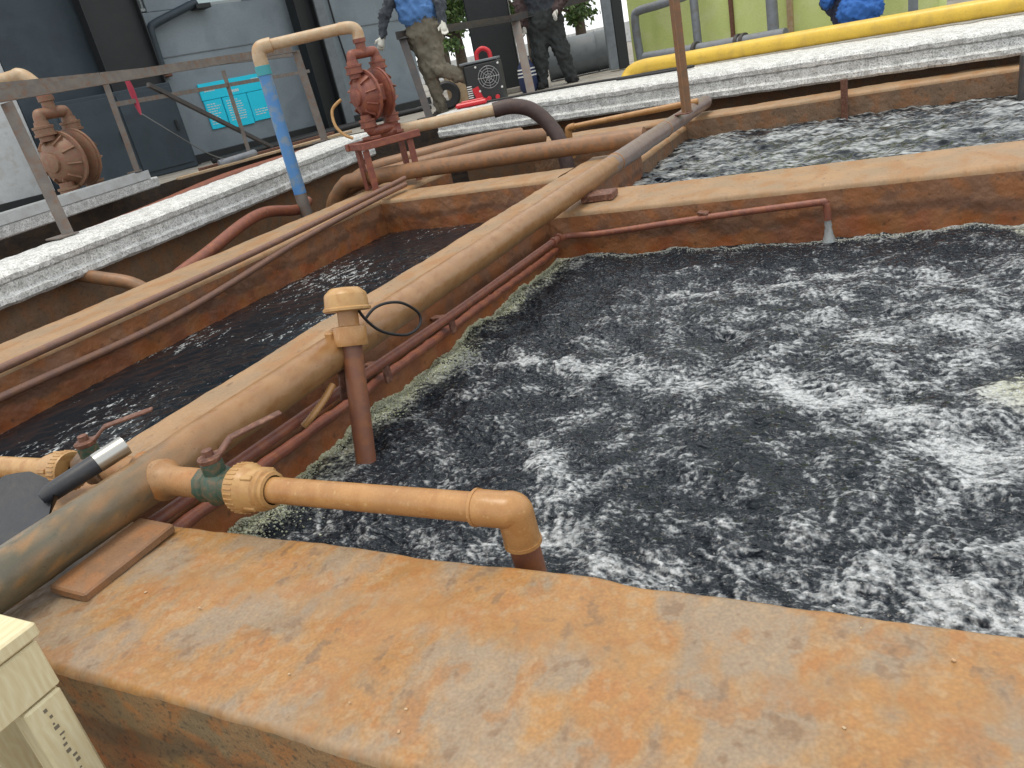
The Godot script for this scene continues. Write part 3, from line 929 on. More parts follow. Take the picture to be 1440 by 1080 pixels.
func pump(called: String, label: String, at: Vector3, axis: Vector3, sc: float, m: Material) -> Node3D:
	var o := thing(called, label, "pump", at, "diaphragm pumps")
	var x := axis.normalized()
	o.basis = Basis(x, Vector3.UP, x.cross(Vector3.UP)).scaled(Vector3.ONE * sc)
	var b := MB.new()
	box(b, Vector3(0, 0.31, 0), Vector3(0.14, 0.2, 0.15), Basis.IDENTITY, 0.012)
	box(b, Vector3(0, 0.31, 0.09), Vector3(0.09, 0.12, 0.06), Basis.IDENTITY, 0.01)
	part(o, "centre_block", b, m)
	for s in [-1.0, 1.0]:
		var a := Vector3(s, 0, 0)
		b = MB.new()
		lathe(b, Vector3(s * 0.022, 0.31, 0), a, [Vector2(0, 0), Vector2(0.11, 0), Vector2(0.16, 0.014), Vector2(0.172, 0.02), Vector2(0.172, 0.036), Vector2(0.158, 0.04), Vector2(0.150, 0.05), Vector2(0.132, 0.09), Vector2(0.098, 0.118), Vector2(0.064, 0.128), Vector2(0.062, 0.146), Vector2(0.054, 0.150), Vector2(0, 0.150)], 32)
		var ch := part(o, "chamber", b, m)
		b = MB.new()
		lathe(b, Vector3(s * 0.047, 0.31, 0), a, [Vector2(0.165, 0), Vector2(0.184, 0.002), Vector2(0.186, 0.010), Vector2(0.184, 0.018), Vector2(0.165, 0.02)], 32)
		part(ch, "clamp_ring", b, m)
		for k in 10:
			var t := TAU * k / 10.0 + 0.2
			var rad := Vector3(0, sin(t), cos(t))
			b = MB.new()
			box(b, Vector3(s * 0.089, 0.31, 0) + rad * 0.112, Vector3(0.085, 0.085, 0.009), Basis(Vector3(0.80 * s, 0, 0) - rad * 0.6, rad * 0.8 + Vector3(0.6 * s, 0, 0), Vector3(1, 0, 0).cross(rad)).orthonormalized(), 0.003)
			part(ch, "rib", b, m)
		for y in [[0.44, 0.565, 0.6, 1.0], [0.18, 0.085, 0.06, -1.0]]:
			b = MB.new()
			var dy := Vector3(0, y[3], 0)
			lathe(b, Vector3(s * 0.11, y[0], 0), dy, [Vector2(0, 0), Vector2(0.046, 0), Vector2(0.046, 0.03), Vector2(0.066, 0.032), Vector2(0.066, 0.046), Vector2(0.058, 0.048), Vector2(0.058, 0.076), Vector2(0.064, 0.078), Vector2(0.064, 0.092), Vector2(0.046, 0.094), Vector2(0.042, 0.12), Vector2(0, 0.125)], 20)
			part(o, "valve_housing", b, m)
	for y in [0.60, 0.055]:
		b = MB.new()
		tube(b, curve([Vector3(-0.11, y - 0.05 * signf(y - 0.3), 0), Vector3(-0.102, y - 0.005 * signf(y - 0.3), 0), Vector3(-0.075, y, 0), Vector3(0.075, y, 0), Vector3(0.102, y - 0.005 * signf(y - 0.3), 0), Vector3(0.11, y - 0.05 * signf(y - 0.3), 0)], 5), 0.036, 14)
		part(o, "manifold", b, m)
	b = MB.new()
	lathe(b, Vector3(0, 0.60, 0), Vector3.UP, [Vector2(0, 0), Vector2(0.038, 0), Vector2(0.038, 0.07), Vector2(0.048, 0.072), Vector2(0.048, 0.1), Vector2(0, 0.1)], 16)
	part(o, "outlet", b, m)
	for s in [-1.0, 1.0]:
		b = MB.new()
		box(b, Vector3(s * 0.11, 0.012, 0), Vector3(0.07, 0.024, 0.16), Basis.IDENTITY, 0.004)
		part(o, "foot", b, m)
	return o

func rail_post(label: String, at: Vector3, top: Vector3, w: float, m: Material, side: Vector3) -> void:
	var o := thing("railing_post", label, "post", at, "railing posts")
	var b := MB.new()
	extrude(b, angle_iron(w, 0.008), Vector3.ZERO, top - at, side)
	part(o, "upright", b, m)
	b = MB.new()
	box(b, Vector3(0, 0.006, 0), Vector3(w * 1.8, 0.012, w * 1.8), Basis.IDENTITY, 0.002)
	part(o, "base_plate", b, m)

func ledge(label: String, a: Vector3, e: Vector3, back: Vector3, y0: float, ya: float, ye: float, depth: float, n_blocks: int) -> void:
	# coping with a chamfered top edge, a groove below it and a rounded lower moulding, laid in blocks
	var o := thing("concrete_ledge", label, "ledge", Vector3((a.x + e.x) * .5, y0, (a.z + e.z) * .5))
	var f := nz(int(absf(a.x * 100)) + 7, 6.0, 3)
	for k in n_blocks:
		var t0 := float(k) / n_blocks + (0.0006 if k > 0 else 0.0)
		var t1 := float(k + 1) / n_blocks - (0.0006 if k < n_blocks - 1 else 0.0)
		var b := MB.new()
		var steps := int((e - a).length() * (t1 - t0) / 0.05) + 1
		var kk := 0
		for i in steps + 1:
			var t := lerpf(t0, t1, float(i) / steps)
			var p := a.lerp(e, t)
			var yt := lerpf(ya, ye, t)
			var h := yt - y0
			var row := [[depth, 0.0, -1, 0], [0.02, 0.0, -1, 0], [0.0, 0.018, 0, -1], [0.0, h * 0.26, 0, -1], [0.022, h * 0.34, 0, -1], [0.022, h * 0.62, 0, -1], [0.034, h * 0.655, 0, 0], [0.034, h * 0.675, 0, 0], [0.012, h * 0.70, 0, -1], [0.008, h * 0.86, 0, -1], [0.03, h * 0.965, 0, 0], [0.075, h, 1, 0], [depth * 0.35, h + 0.004, 1, 0], [depth * 0.7, h, 1, 0], [depth, h - 0.005, 1, 0], [depth, 0.0, 0, 1]]
			kk = row.size()
			for r in row:
				var P = Vector3(p.x, y0 + r[1], p.z) + back * r[0]
				var nn := f.get_noise_3dv(P) * 0.010 + f.get_noise_3dv(P * 4.0) * 0.004
				P += Vector3(0, nn * 0.8, 0) - back * nn
				b.v.append(P - o.position)
				b.n.append(Vector3.UP)
		for i in steps:
			for j in kk - 1:
				var q := i * kk + j
				b.tri(q, q + kk, q + 1); b.tri(q + 1, q + kk, q + kk + 1)
		for end in [0, steps]:
			for j in range(1, kk - 2): b.tri(end * kk, end * kk + j, end * kk + j + 1)
		# flat normals keep the edges crisp
		var fv := MB.new()
		for i in range(0, b.ix.size(), 3):
			var p0 := b.v[b.ix[i]]; var p1 := b.v[b.ix[i + 1]]; var p2 := b.v[b.ix[i + 2]]
			var g := (p1 - p0).cross(p2 - p0)
			if g.length_squared() < 1e-14: continue
			g = g.normalized()
			var c0 := (a + e) * 0.5 + back * depth * 0.4
			c0.y = y0 + 0.1
			var mid := (p0 + p1 + p2) / 3.0 + o.position
			var axis := (e - a).normalized()
			var rel := mid - c0
			rel -= axis * rel.dot(axis)
			if g.dot(rel) < 0.0: g = -g
			var s := fv.v.size()
			for p in [p0, p1, p2]: fv.v.append(p); fv.n.append(g)
			fv.tri(s, s + 1, s + 2)
		part(o, "coping_block", fv, M.coping)
	var sb := MB.new()
	var mid2 := (a + e) * 0.5 + back * (depth * 0.55)
	var ax2 := (e - a).normalized()
	box(sb, Vector3(mid2.x, y0 - 0.345, mid2.z) - o.position, Vector3((e - a).length(), 0.66, depth * 0.5), Basis(ax2, Vector3.UP, ax2.cross(Vector3.UP)), 0.01)
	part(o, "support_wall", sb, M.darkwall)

func pipe_thing(called: String, label: String, pts: Array, r, m: Material, segs := 18, category := "pipe", group := "") -> MeshInstance3D:
	var b := MB.new()
	var o: Vector3 = pts[0]
	tube(b, pts.map(func(p): return p - o), r, segs)
	var n := solo(called, b, m, label, category, group)
	n.position = o
	return n

# ------------------------------------------------------------------ scene
func _ready() -> void:
	rng.seed = 77
	var cam := Camera3D.new()
	cam.name = "camera"
	add_child(cam)
	cam.transform = Transform3D(Basis(Vector3(0.8876, -0.1978, -0.4160), Vector3(-0.0056, 0.8984, -0.4392), Vector3(0.4606, 0.3921, 0.7963)).orthonormalized(), Vector3(0, 0.8, 0))
	cam.fov = 53.34
	cam.near = 0.05
	cam.far = 900.0
	cam.current = true
	var we := WorldEnvironment.new()
	we.name = "environment"
	var env := Environment.new()
	env.background_mode = Environment.BG_SKY
	var sky := Sky.new()
	var sm := ProceduralSkyMaterial.new()
	sm.sky_top_color = Color(0.86, 0.88, 0.90)
	sm.sky_horizon_color = Color(0.92, 0.93, 0.93)
	sm.ground_horizon_color = Color(0.80, 0.81, 0.80)
	sm.ground_bottom_color = Color(0.35, 0.34, 0.32)
	sm.sky_curve = 0.2
	sm.sun_angle_max = 0.0
	sky.sky_material = sm
	env.sky = sky
	env.ambient_light_source = Environment.AMBIENT_SOURCE_SKY
	env.tonemap_mode = Environment.TONE_MAPPER_LINEAR
	env.tonemap_exposure = 1.7
	env.sdfgi_enabled = true
	env.ssao_enabled = true
	env.ssil_enabled = true
	we.environment = env
	add_child(we)
	var sun := DirectionalLight3D.new()
	sun.name = "sun"
	sun.light_energy = 0.42
	sun.light_angular_distance = 24.0
	sun.light_color = Color(1.0, 0.97, 0.92)
	sun.shadow_enabled = true
	add_child(sun)
	sun.look_at_from_position(Vector3(-0.6, 6.0, 0.4), Vector3.ZERO, Vector3.UP)

	make_materials()
	build_setting()
	build_walls()
	right_water()
	side_water(-3.48, -2.02, -4.70, -0.70, WATER_Y, 301, 18.0, 9.0, -0.36, 6.0, 0.014, 0.006)
	side_water(-1.69, 1.05, -6.68, -4.09, -0.17, 331, 3.0, 9.0, 0.15, 1.3, 0.016, 0.03)
	build_main_pipe()
	build_front_fittings()
	build_sampler()
	build_side_pipes()
	build_far_pipes()
	build_ledges()
	build_pumps()
	build_railings()
	build_building()
	build_yard()
	build_people()
	build_details()

func flat(pts: Array, y: float, m: Material) -> ArrayMesh:
	var b := MB.new()
	var pv := PackedVector2Array()
	for p in pts:
		b.v.append(Vector3(p.x, y, p.y)); b.n.append(Vector3.UP); pv.append(p)
	var t := Geometry2D.triangulate_polygon(pv)
	for i in range(0, t.size(), 3): b.tri(t[i], t[i + 1], t[i + 2])
	return b.mesh(m)

func build_setting() -> void:
	# low yard round the tanks, reaching the horizon
	setting("ground", flat([Vector2(-400, -400), Vector2(400, -400), Vector2(400, 400), Vector2(-400, 400)], -0.80, M.concrete))
	setting("trench_floor", flat([Vector2(-8.0, -9.2), Vector2(1.2, -9.2), Vector2(1.2, -0.5), Vector2(-8.0, -0.5)], -0.62, M.dirt))
	# raised yard behind the ledges: slab with a front drop
	var out := [Vector2(-60, 6), Vector2(-6.55, 6), Vector2(-6.95, -2.9), Vector2(-7.6, -6.6), Vector2(-6.6, -8.6), Vector2(-5.4, -8.9), Vector2(1.6, -7.6), Vector2(60, -7.6), Vector2(60, -120), Vector2(-60, -120)]
	var b := MB.new()
	var pv := PackedVector2Array(out)
	for p in out:
		b.v.append(Vector3(p.x, 0.225, p.y)); b.n.append(Vector3.UP)
	var t := Geometry2D.triangulate_polygon(pv)
	for i in range(0, t.size(), 3): b.tri(t[i], t[i + 1], t[i + 2])
	var sd := MB.new()
	for i in range(0, 7):
		var p: Vector2 = out[i]; var q: Vector2 = out[i + 1]
		sd.quad(Vector3(p.x, -0.8, p.y), Vector3(q.x, -0.8, q.y), Vector3(q.x, 0.225, q.y), Vector3(p.x, 0.225, p.y))
	var am := b.mesh(M.concrete)
	sd.add_to(am, M.dirt)
	setting("raised_yard", am)

func build_walls() -> void:
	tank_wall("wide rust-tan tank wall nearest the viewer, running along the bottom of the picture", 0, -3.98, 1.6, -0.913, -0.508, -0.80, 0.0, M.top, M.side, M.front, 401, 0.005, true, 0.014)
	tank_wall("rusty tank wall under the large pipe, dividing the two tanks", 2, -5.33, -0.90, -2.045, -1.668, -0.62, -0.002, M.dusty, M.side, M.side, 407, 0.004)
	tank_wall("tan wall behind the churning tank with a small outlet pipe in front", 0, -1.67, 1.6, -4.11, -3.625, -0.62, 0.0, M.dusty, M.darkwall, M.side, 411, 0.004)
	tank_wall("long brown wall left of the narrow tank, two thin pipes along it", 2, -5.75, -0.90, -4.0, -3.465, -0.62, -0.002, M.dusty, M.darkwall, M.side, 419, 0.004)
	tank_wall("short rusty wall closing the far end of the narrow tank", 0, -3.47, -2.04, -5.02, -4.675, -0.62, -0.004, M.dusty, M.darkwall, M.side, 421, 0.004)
	tank_wall("dark wall behind the far basin below the concrete ledge", 0, -3.1, 1.35, -6.95, -6.655, -0.62, 0.0, M.dusty, M.darkwall, M.darkwall, 431, 0.004, false)  # darker brown on both faces, lighter tan on top
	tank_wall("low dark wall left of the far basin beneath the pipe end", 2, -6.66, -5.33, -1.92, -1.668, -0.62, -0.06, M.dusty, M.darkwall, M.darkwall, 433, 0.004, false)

func build_main_pipe() -> void:
	var o := thing("main_pipe", "thick tan main pipe running along the dividing wall into the distance", "pipe", Vector3(-1.545, 0.0, -3.0))
	var c := -o.position
	var y := 0.082
	var f := nz(501, 2.0, 4)
	var fc := nz(503, 3.2, 4)
	var b0 := MB.new()
	var pts := []
	var rs := []
	var k := int(6.6 / 0.02)
	for i in k + 1:
		var z: float = lerpf(-0.30, -6.9, float(i) / k)
		pts.append(c + Vector3(-1.545 + f.get_noise_1d(z) * 0.004, y + f.get_noise_1d(z + 40.0) * 0.003, z))
		rs.append(0.0555 + f.get_noise_1d(z * 9.0) * 0.0008)
	tube(b0, pts, rs, 36)
	# coats along the pipe: grey-green grime at the near end, tan dust, a bare purplish length far off
	for i in b0.v.size():
		var p := b0.v[i] - c
		var w := p.z + fc.get_noise_3dv(p * Vector3(9, 9, 2.0)) * 0.32
		var g := sstep(-1.15, -0.55, w)
		var rust := sstep(0.18, 0.4, fc.get_noise_3dv(p * Vector3(12, 12, 5.0) + Vector3(0, 9, 3)))
		var col := Color(0.48, 0.26, 0.11).lerp(Color(0.41, 0.19, 0.07), rust * 0.7)
		col = col.lerp(Color(0.17, 0.16, 0.11).lerp(Color(0.36, 0.23, 0.11), rust), g)
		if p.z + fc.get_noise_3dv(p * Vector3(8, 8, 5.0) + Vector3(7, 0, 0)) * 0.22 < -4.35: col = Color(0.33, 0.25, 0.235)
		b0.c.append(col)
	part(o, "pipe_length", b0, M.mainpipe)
	# weld beads and a coupling sleeve
	for z in [-4.42, -5.55]:
		var b := MB.new()
		lathe(b, c + Vector3(-1.545, y, z - 0.006), Vector3(0, 0, 1), [Vector2(0.05, 0), Vector2(0.0585, 0.002), Vector2(0.0595, 0.006), Vector2(0.0585, 0.010), Vector2(0.05, 0.012)], 30)
		part(o, "weld_bead", b, M.pipe)
	# branch stubs towards both valves
	for s in [[1.0, -0.958, 0.20], [-1.0, -0.985, 0.19]]:
		var b := MB.new()
		var p0 := c + Vector3(-1.545 + s[0] * 0.03, 0.08, s[1])
		lathe(b, p0, Vector3(s[0], 0, 0), [Vector2(0.048, 0), Vector2(0.048, 0.022), Vector2(0.037, 0.034), Vector2(0.033, 0.05), Vector2(0.033, s[2] - 0.03), Vector2(0, s[2] - 0.03)], 22)
		part(o, "branch_stub", b, M.pipe)

func build_front_fittings() -> void:
	var X := Vector3(1, 0, -0.012).normalized()
	ball_valve("ball_valve", "green ball valve with rusty lever on the front branch of the main pipe", Vector3(-1.318, 0.08, -0.957), X, Vector3(0.50, 0, -0.87), M.valve)
	ball_valve("ball_valve", "brown ball valve with green collar and lever, behind the shovel socket", Vector3(-1.775, 0.08, -0.985), Vector3(-1, 0, 0.02).normalized(), Vector3(0.72, 0, -0.69), M.valve_brown)
	# front discharge pipe: union, pipe, elbow, tail
	var o := thing("discharge_pipe", "tan plastic pipe with union and elbow pouring down into the large tank", "pipe", Vector3(-1.26, 0.08, -0.957))
	var b := MB.new()
	union_nut(b, Vector3(0, 0, 0), X, 0.031)
	part(o, "union", b, M.pvc_light)
	b = MB.new()
	var e := Vector3(0.585, 0.0, -0.006)
	tube(b, [X * 0.07, e], 0.0275, 24)
	part(o, "straight_pipe", b, M.pvc)
	b = MB.new()
	var ctr := Vector3(0.575, 0, -0.006)
	tube(b, [ctr, ctr + Vector3(0.006, 0, 0)], 0.035, 24)
	var ep := [ctr]
	for k in 9:
		var a := PI * 0.5 * k / 8.0
		ep.append(ctr + Vector3(0.063 + sin(a) * 0.010, -0.010 + cos(a) * 0.010, -0.008 * sin(a)))
	ep.append(ctr + Vector3(0.073, -0.075, -0.012))
	tube(b, ep, 0.0335, 24)
	tube(b, [ctr + Vector3(0.073, -0.070, -0.012), ctr + Vector3(0.073, -0.077, -0.012)], 0.0352, 24)
	part(o, "elbow", b, M.pvc)
	b = MB.new()
	tube(b, [ctr + Vector3(0.073, -0.07, -0.012), ctr + Vector3(0.078, -0.40, -0.03)], 0.028, 22)
	part(o, "tail_pipe", b, M.pvc_rusty)
	# left branch pipe
	o = thing("branch_pipe", "tan plastic pipe entering from the left edge beside the shovel", "pipe", Vector3(-1.835, 0.08, -0.96))
	b = MB.new()
	union_nut(b, Vector3.ZERO, Vector3(-1, 0, 0.05).normalized(), 0.029)
	part(o, "union", b, M.pvc_light)
	b = MB.new()
	tube(b, [Vector3(-0.06, 0, 0.003), Vector3(-0.9, 0.0, 0.035)], 0.028, 22)
	part(o, "straight_pipe", b, M.pvc_light)
	# shovel resting against the pipe
	o = thing("shovel", "dark shovel head with bare steel socket leaning on the main pipe", "shovel", Vector3(-1.74, 0.004, -0.66))
	var tip := Vector3(-1.592, 0.163, -0.965) - o.position
	var neck := Vector3(-1.652, 0.135, -0.80) - o.position
	var dirs := (tip - neck).normalized()
	b = MB.new()
	lathe(b, neck, dirs, [Vector2(0.012, -0.02), Vector2(0.021, 0), Vector2(0.0225, 0.12), Vector2(0.0225, (tip - neck).length() * 0.62)], 20)
	part(o, "socket", b, M.shovel)
	b = MB.new()
	var l0 := (tip - neck).length() * 0.62
	var l1 := (tip - neck).length()
	lathe(b, neck, dirs, [Vector2(0.0225, l0 - 0.004), Vector2(0.0232, l0), Vector2(0.0235, l1), Vector2(0.0215, l1), Vector2(0.0205, l0), Vector2(0, l0)], 24)
	part(o, "socket_tip", b, M.chrome)
	b = MB.new()
	# dished blade: rows from shoulder to edge
	var back := -dirs
	back = (back + Vector3(-0.25, -0.12, 0)).normalized()
	var wide := back.cross(Vector3(0.25, 1, 0.15)).normalized()
	var nrm := wide.cross(back).normalized()
	var rows := 12
	var cols := 12
	for sgn in [0.0, -0.003]:
		var q := b.v.size()
		for i in rows + 1:
			var t := float(i) / rows
			var hw := 0.13 * clampf(0.25 + sqrt(t) * 1.5, 0.25, 1.0)
			if t > 0.7: hw *= sqrt(maxf(0.0, 1.0 - pow((t - 0.7) / 0.32, 2.0)))
			for j in cols + 1:
				var u := float(j) / cols * 2.0 - 1.0
				b.v.append(neck + dirs * 0.01 + back * t * 0.30 + wide * u * hw + nrm * (u * u * 0.028 - 0.012 + sgn))
				b.n.append((nrm - wide * u * 0.35).normalized())
		for i in rows:
			for j in cols:
				var p := q + i * (cols + 1) + j
				b.tri(p, p + 1, p + cols + 1); b.tri(p + 1, p + cols + 2, p + cols + 1)
	part(o, "blade", b, M.shovel)
	# plate and block that pack the pipe up
	b = MB.new()
	box(b, Vector3.ZERO, Vector3(0.10, 0.022, 0.235), Basis(Vector3(0, 0, 1), -0.10), 0.004)
	var pl := solo("packing_plate", b, M.brownpipe, "rusty steel plate wedged under the near end of the main pipe", "plate")
	pl.position = Vector3(-1.462, 0.016, -0.765)
	pl.rotation.y = 0.04
	b = MB.new()
	box(b, Vector3.ZERO, Vector3(0.17, 0.038, 0.13), Basis(Vector3.UP, 0.06), 0.005)
	var bl := solo("packing_block", b, M.rust, "small brown block under the main pipe where it crosses the back wall", "block")
	bl.position = Vector3(-1.45, 0.022, -3.83)

func build_sampler() -> void:
	var base := Vector3(-1.451, WATER_Y - 0.12, -1.515)
	var o := thing("level_sensor", "tan capped level sensor on a rusty tube standing in the foam", "sensor", base)
	var top := Vector3(-1.492, 0.285, -1.735)
	var a := (top - base).normalized()
	var L := (top - base).length()
	var b := MB.new()
	lathe(b, Vector3.ZERO, a, [Vector2(0, 0), Vector2(0.031, 0), Vector2(0.031, L - 0.165), Vector2(0, L - 0.165)], 24)
	part(o, "tube", b, M.pvc_rusty)
	b = MB.new()
	lathe(b, a * (L - 0.195), a, [Vector2(0.034, 0), Vector2(0.049, 0.0), Vector2(0.050, 0.003), Vector2(0.050, 0.054), Vector2(0.047, 0.058), Vector2(0.031, 0.060), Vector2(0.031, 0.12)], 24)
	var cl := part(o, "collar", b, M.pvc)
	b = MB.new()
	box(b, a * (L - 0.168) + Vector3(-0.052, 0, 0.012), Vector3(0.03, 0.055, 0.05), Basis.IDENTITY, 0.004)
	part(cl, "bracket", b, M.pvc)
	b = MB.new()
	lathe(b, a * (L - 0.092), a, [Vector2(0, 0), Vector2(0.064, 0), Vector2(0.071, 0.003), Vector2(0.071, 0.010), Vector2(0.0655, 0.014), Vector2(0.063, 0.048), Vector2(0.060, 0.054), Vector2(0.044, 0.068), Vector2(0.039, 0.070), Vector2(0, 0.073)], 36)
	part(o, "cap", b, M.pvc_light)
	b = MB.new()
	extrude(b, [Vector2(-0.012, -0.004), Vector2(0.012, -0.004), Vector2(0.012, 0.004), Vector2(-0.012, 0.004)], a * (L - 0.20) + Vector3(-0.045, 0, 0.0), a * (L - 0.36) + Vector3(-0.055, 0, 0.0), Vector3(1, 0, 0.3))
	part(o, "strap", b, M.rust)
	# loop of cable
	var pts := curve([Vector3(-1.47, 0.222, -1.726), Vector3(-1.462, 0.165, -1.74), Vector3(-1.455, 0.10, -1.79), Vector3(-1.45, 0.045, -1.885), Vector3(-1.452, 0.03, -1.955), Vector3(-1.455, 0.04, -2.005), Vector3(-1.458, 0.075, -2.01), Vector3(-1.462, 0.13, -1.95), Vector3(-1.475, 0.155, -1.89), Vector3(-1.49, 0.158, -1.835), Vector3(-1.51, 0.135, -1.80)], 6)
	pipe_thing("sensor_cable", "thin black loop of cable hanging from the level sensor cap", pts, 0.0048, M.rubber, 10, "cable")
	# ribbed flexible conduit
	var cp := curve([Vector3(-1.50, 0.022, -1.565), Vector3(-1.50, 0.0, -1.515), Vector3(-1.51, -0.025, -1.46), Vector3(-1.53, -0.045, -1.435)], 14)
	var rs := []
	for i in cp.size(): rs.append(0.0115 if i % 2 == 0 else 0.0085)
	pipe_thing("flexible_conduit", "short orange ribbed conduit hanging below the main pipe beside the sensor", cp, rs, M.pvc, 12, "conduit")

func build_side_pipes() -> void:
	# red line along the dividing wall, with brackets, and the return along the back wall with its outlet
	var o := thing("feed_pipe", "thin red-brown pipe below the main pipe, turning along the back wall to an outlet", "pipe", Vector3(-1.58, -0.08, -2.3))
	var c := -o.position
	var b := MB.new()
	var p := [Vector3(-1.572, -0.03, -0.93), Vector3(-1.57, -0.044, -1.56), Vector3(-1.57, -0.074, -2.4), Vector3(-1.57, -0.094, -3.39), Vector3(-1.565, -0.102, -3.50)]
	tube(b, curve(p.map(func(q): return q + c), 6), 0.0165, 16)
	part(o, "side_run", b, M.red)
	b = MB.new()
	var q := [Vector3(-1.565, -0.102, -3.49), Vector3(-1.55, -0.106, -3.545), Vector3(-1.50, -0.11, -3.566), Vector3(-1.35, -0.112, -3.57), Vector3(-0.82, -0.082, -3.572), Vector3(-0.37, -0.064, -3.572), Vector3(-0.335, -0.066, -3.572), Vector3(-0.322, -0.082, -3.572), Vector3(-0.320, -0.145, -3.572)]
	tube(b, curve(q.map(func(v): return v + c), 6), 0.0155, 16)
	part(o, "back_run", b, M.red)
	for z in [-3.40, -3.47]:
		b = MB.new()
		tube(b, [c + Vector3(-1.569, -0.0945, z), c + Vector3(-1.569, -0.0955, z - 0.022)], 0.0225, 16)
		part(o, "coupling", b, M.red)
	for z in [-1.92, -2.38]:
		b = MB.new()
		box(b, c + Vector3(-1.62, -0.075 - 0.02 * (-1.9 - z), z), Vector3(0.10, 0.012, 0.035), Basis.IDENTITY, 0.002)
		box(b, c + Vector3(-1.583, -0.105 - 0.02 * (-1.9 - z), z), Vector3(0.012, 0.07, 0.035), Basis.IDENTITY, 0.002)
		part(o, "bracket", b, M.rust)
	b = MB.new()
	box(b, c + Vector3(-0.86, -0.062, -3.585), Vector3(0.05, 0.01, 0.05), Basis(Vector3.FORWARD, 0.2), 0.002)
	part(o, "bracket", b, M.rust)
	# second, lower line with crusted top
	var f := nz(611, 9.0, 3)
	var pts := []
	var rs := []
	for i in 90:
		var t := i / 89.0
		var z := lerpf(-0.93, -3.58, t)
		pts.append(Vector3(-1.636, lerpf(-0.115, -0.185, t) + f.get_noise_1d(z) * 0.004, z))
		rs.append(0.017 + f.get_noise_1d(z * 3.0 + 9.0) * 0.004)
	pipe_thing("lower_pipe", "crusted orange pipe low on the dividing wall just above the foam", pts, rs, M.red, 14)
	# water falling from the outlet
	b = MB.new()
	var prof := []
	for k in 9: prof.append(Vector2([0.012, 0.012, 0.013, 0.014, 0.016, 0.018, 0.021, 0.024, 0.028][k], k * 0.0125))
	lathe(b, Vector3(-0.32, -0.143, -3.572), Vector3(0.03, -1, 0.02), prof, 26)
	var fj := nz(617, 60.0, 3)
	for i in b.v.size():
		var d := fj.get_noise_3dv(b.v[i] * Vector3(2.0, 0.6, 2.0)) * 0.009
		b.v[i] += b.n[i] * d
	var wm := plain(Color(0.66, 0.69, 0.69, 0.55), 0.12)
	wm.transparency = BaseMaterial3D.TRANSPARENCY_ALPHA
	var jet := setting("falling_water", b.mesh(wm))
	# two thin lines on the left wall
	pipe_thing("hose_line", "upper thin brown pipe along the top edge of the long left wall", curve([Vector3(-3.43, 0.016, -0.95), Vector3(-3.43, 0.014, -1.7), Vector3(-3.43, 0.018, -2.46), Vector3(-3.43, 0.036, -3.56), Vector3(-3.45, 0.06, -4.5), Vector3(-3.44, 0.082, -5.02)], 8), 0.019, M.hoseline, 14, "pipe")
	pipe_thing("hose_line", "lower thin brown pipe sagging across the face of the long left wall", curve([Vector3(-3.415, -0.085, -0.95), Vector3(-3.415, -0.093, -1.64), Vector3(-3.412, -0.108, -2.38), Vector3(-3.41, -0.085, -2.88), Vector3(-3.41, -0.014, -3.65), Vector3(-3.41, 0.028, -4.45), Vector3(-3.40, 0.045, -4.95)], 8), 0.019, M.hoseline, 14, "pipe")

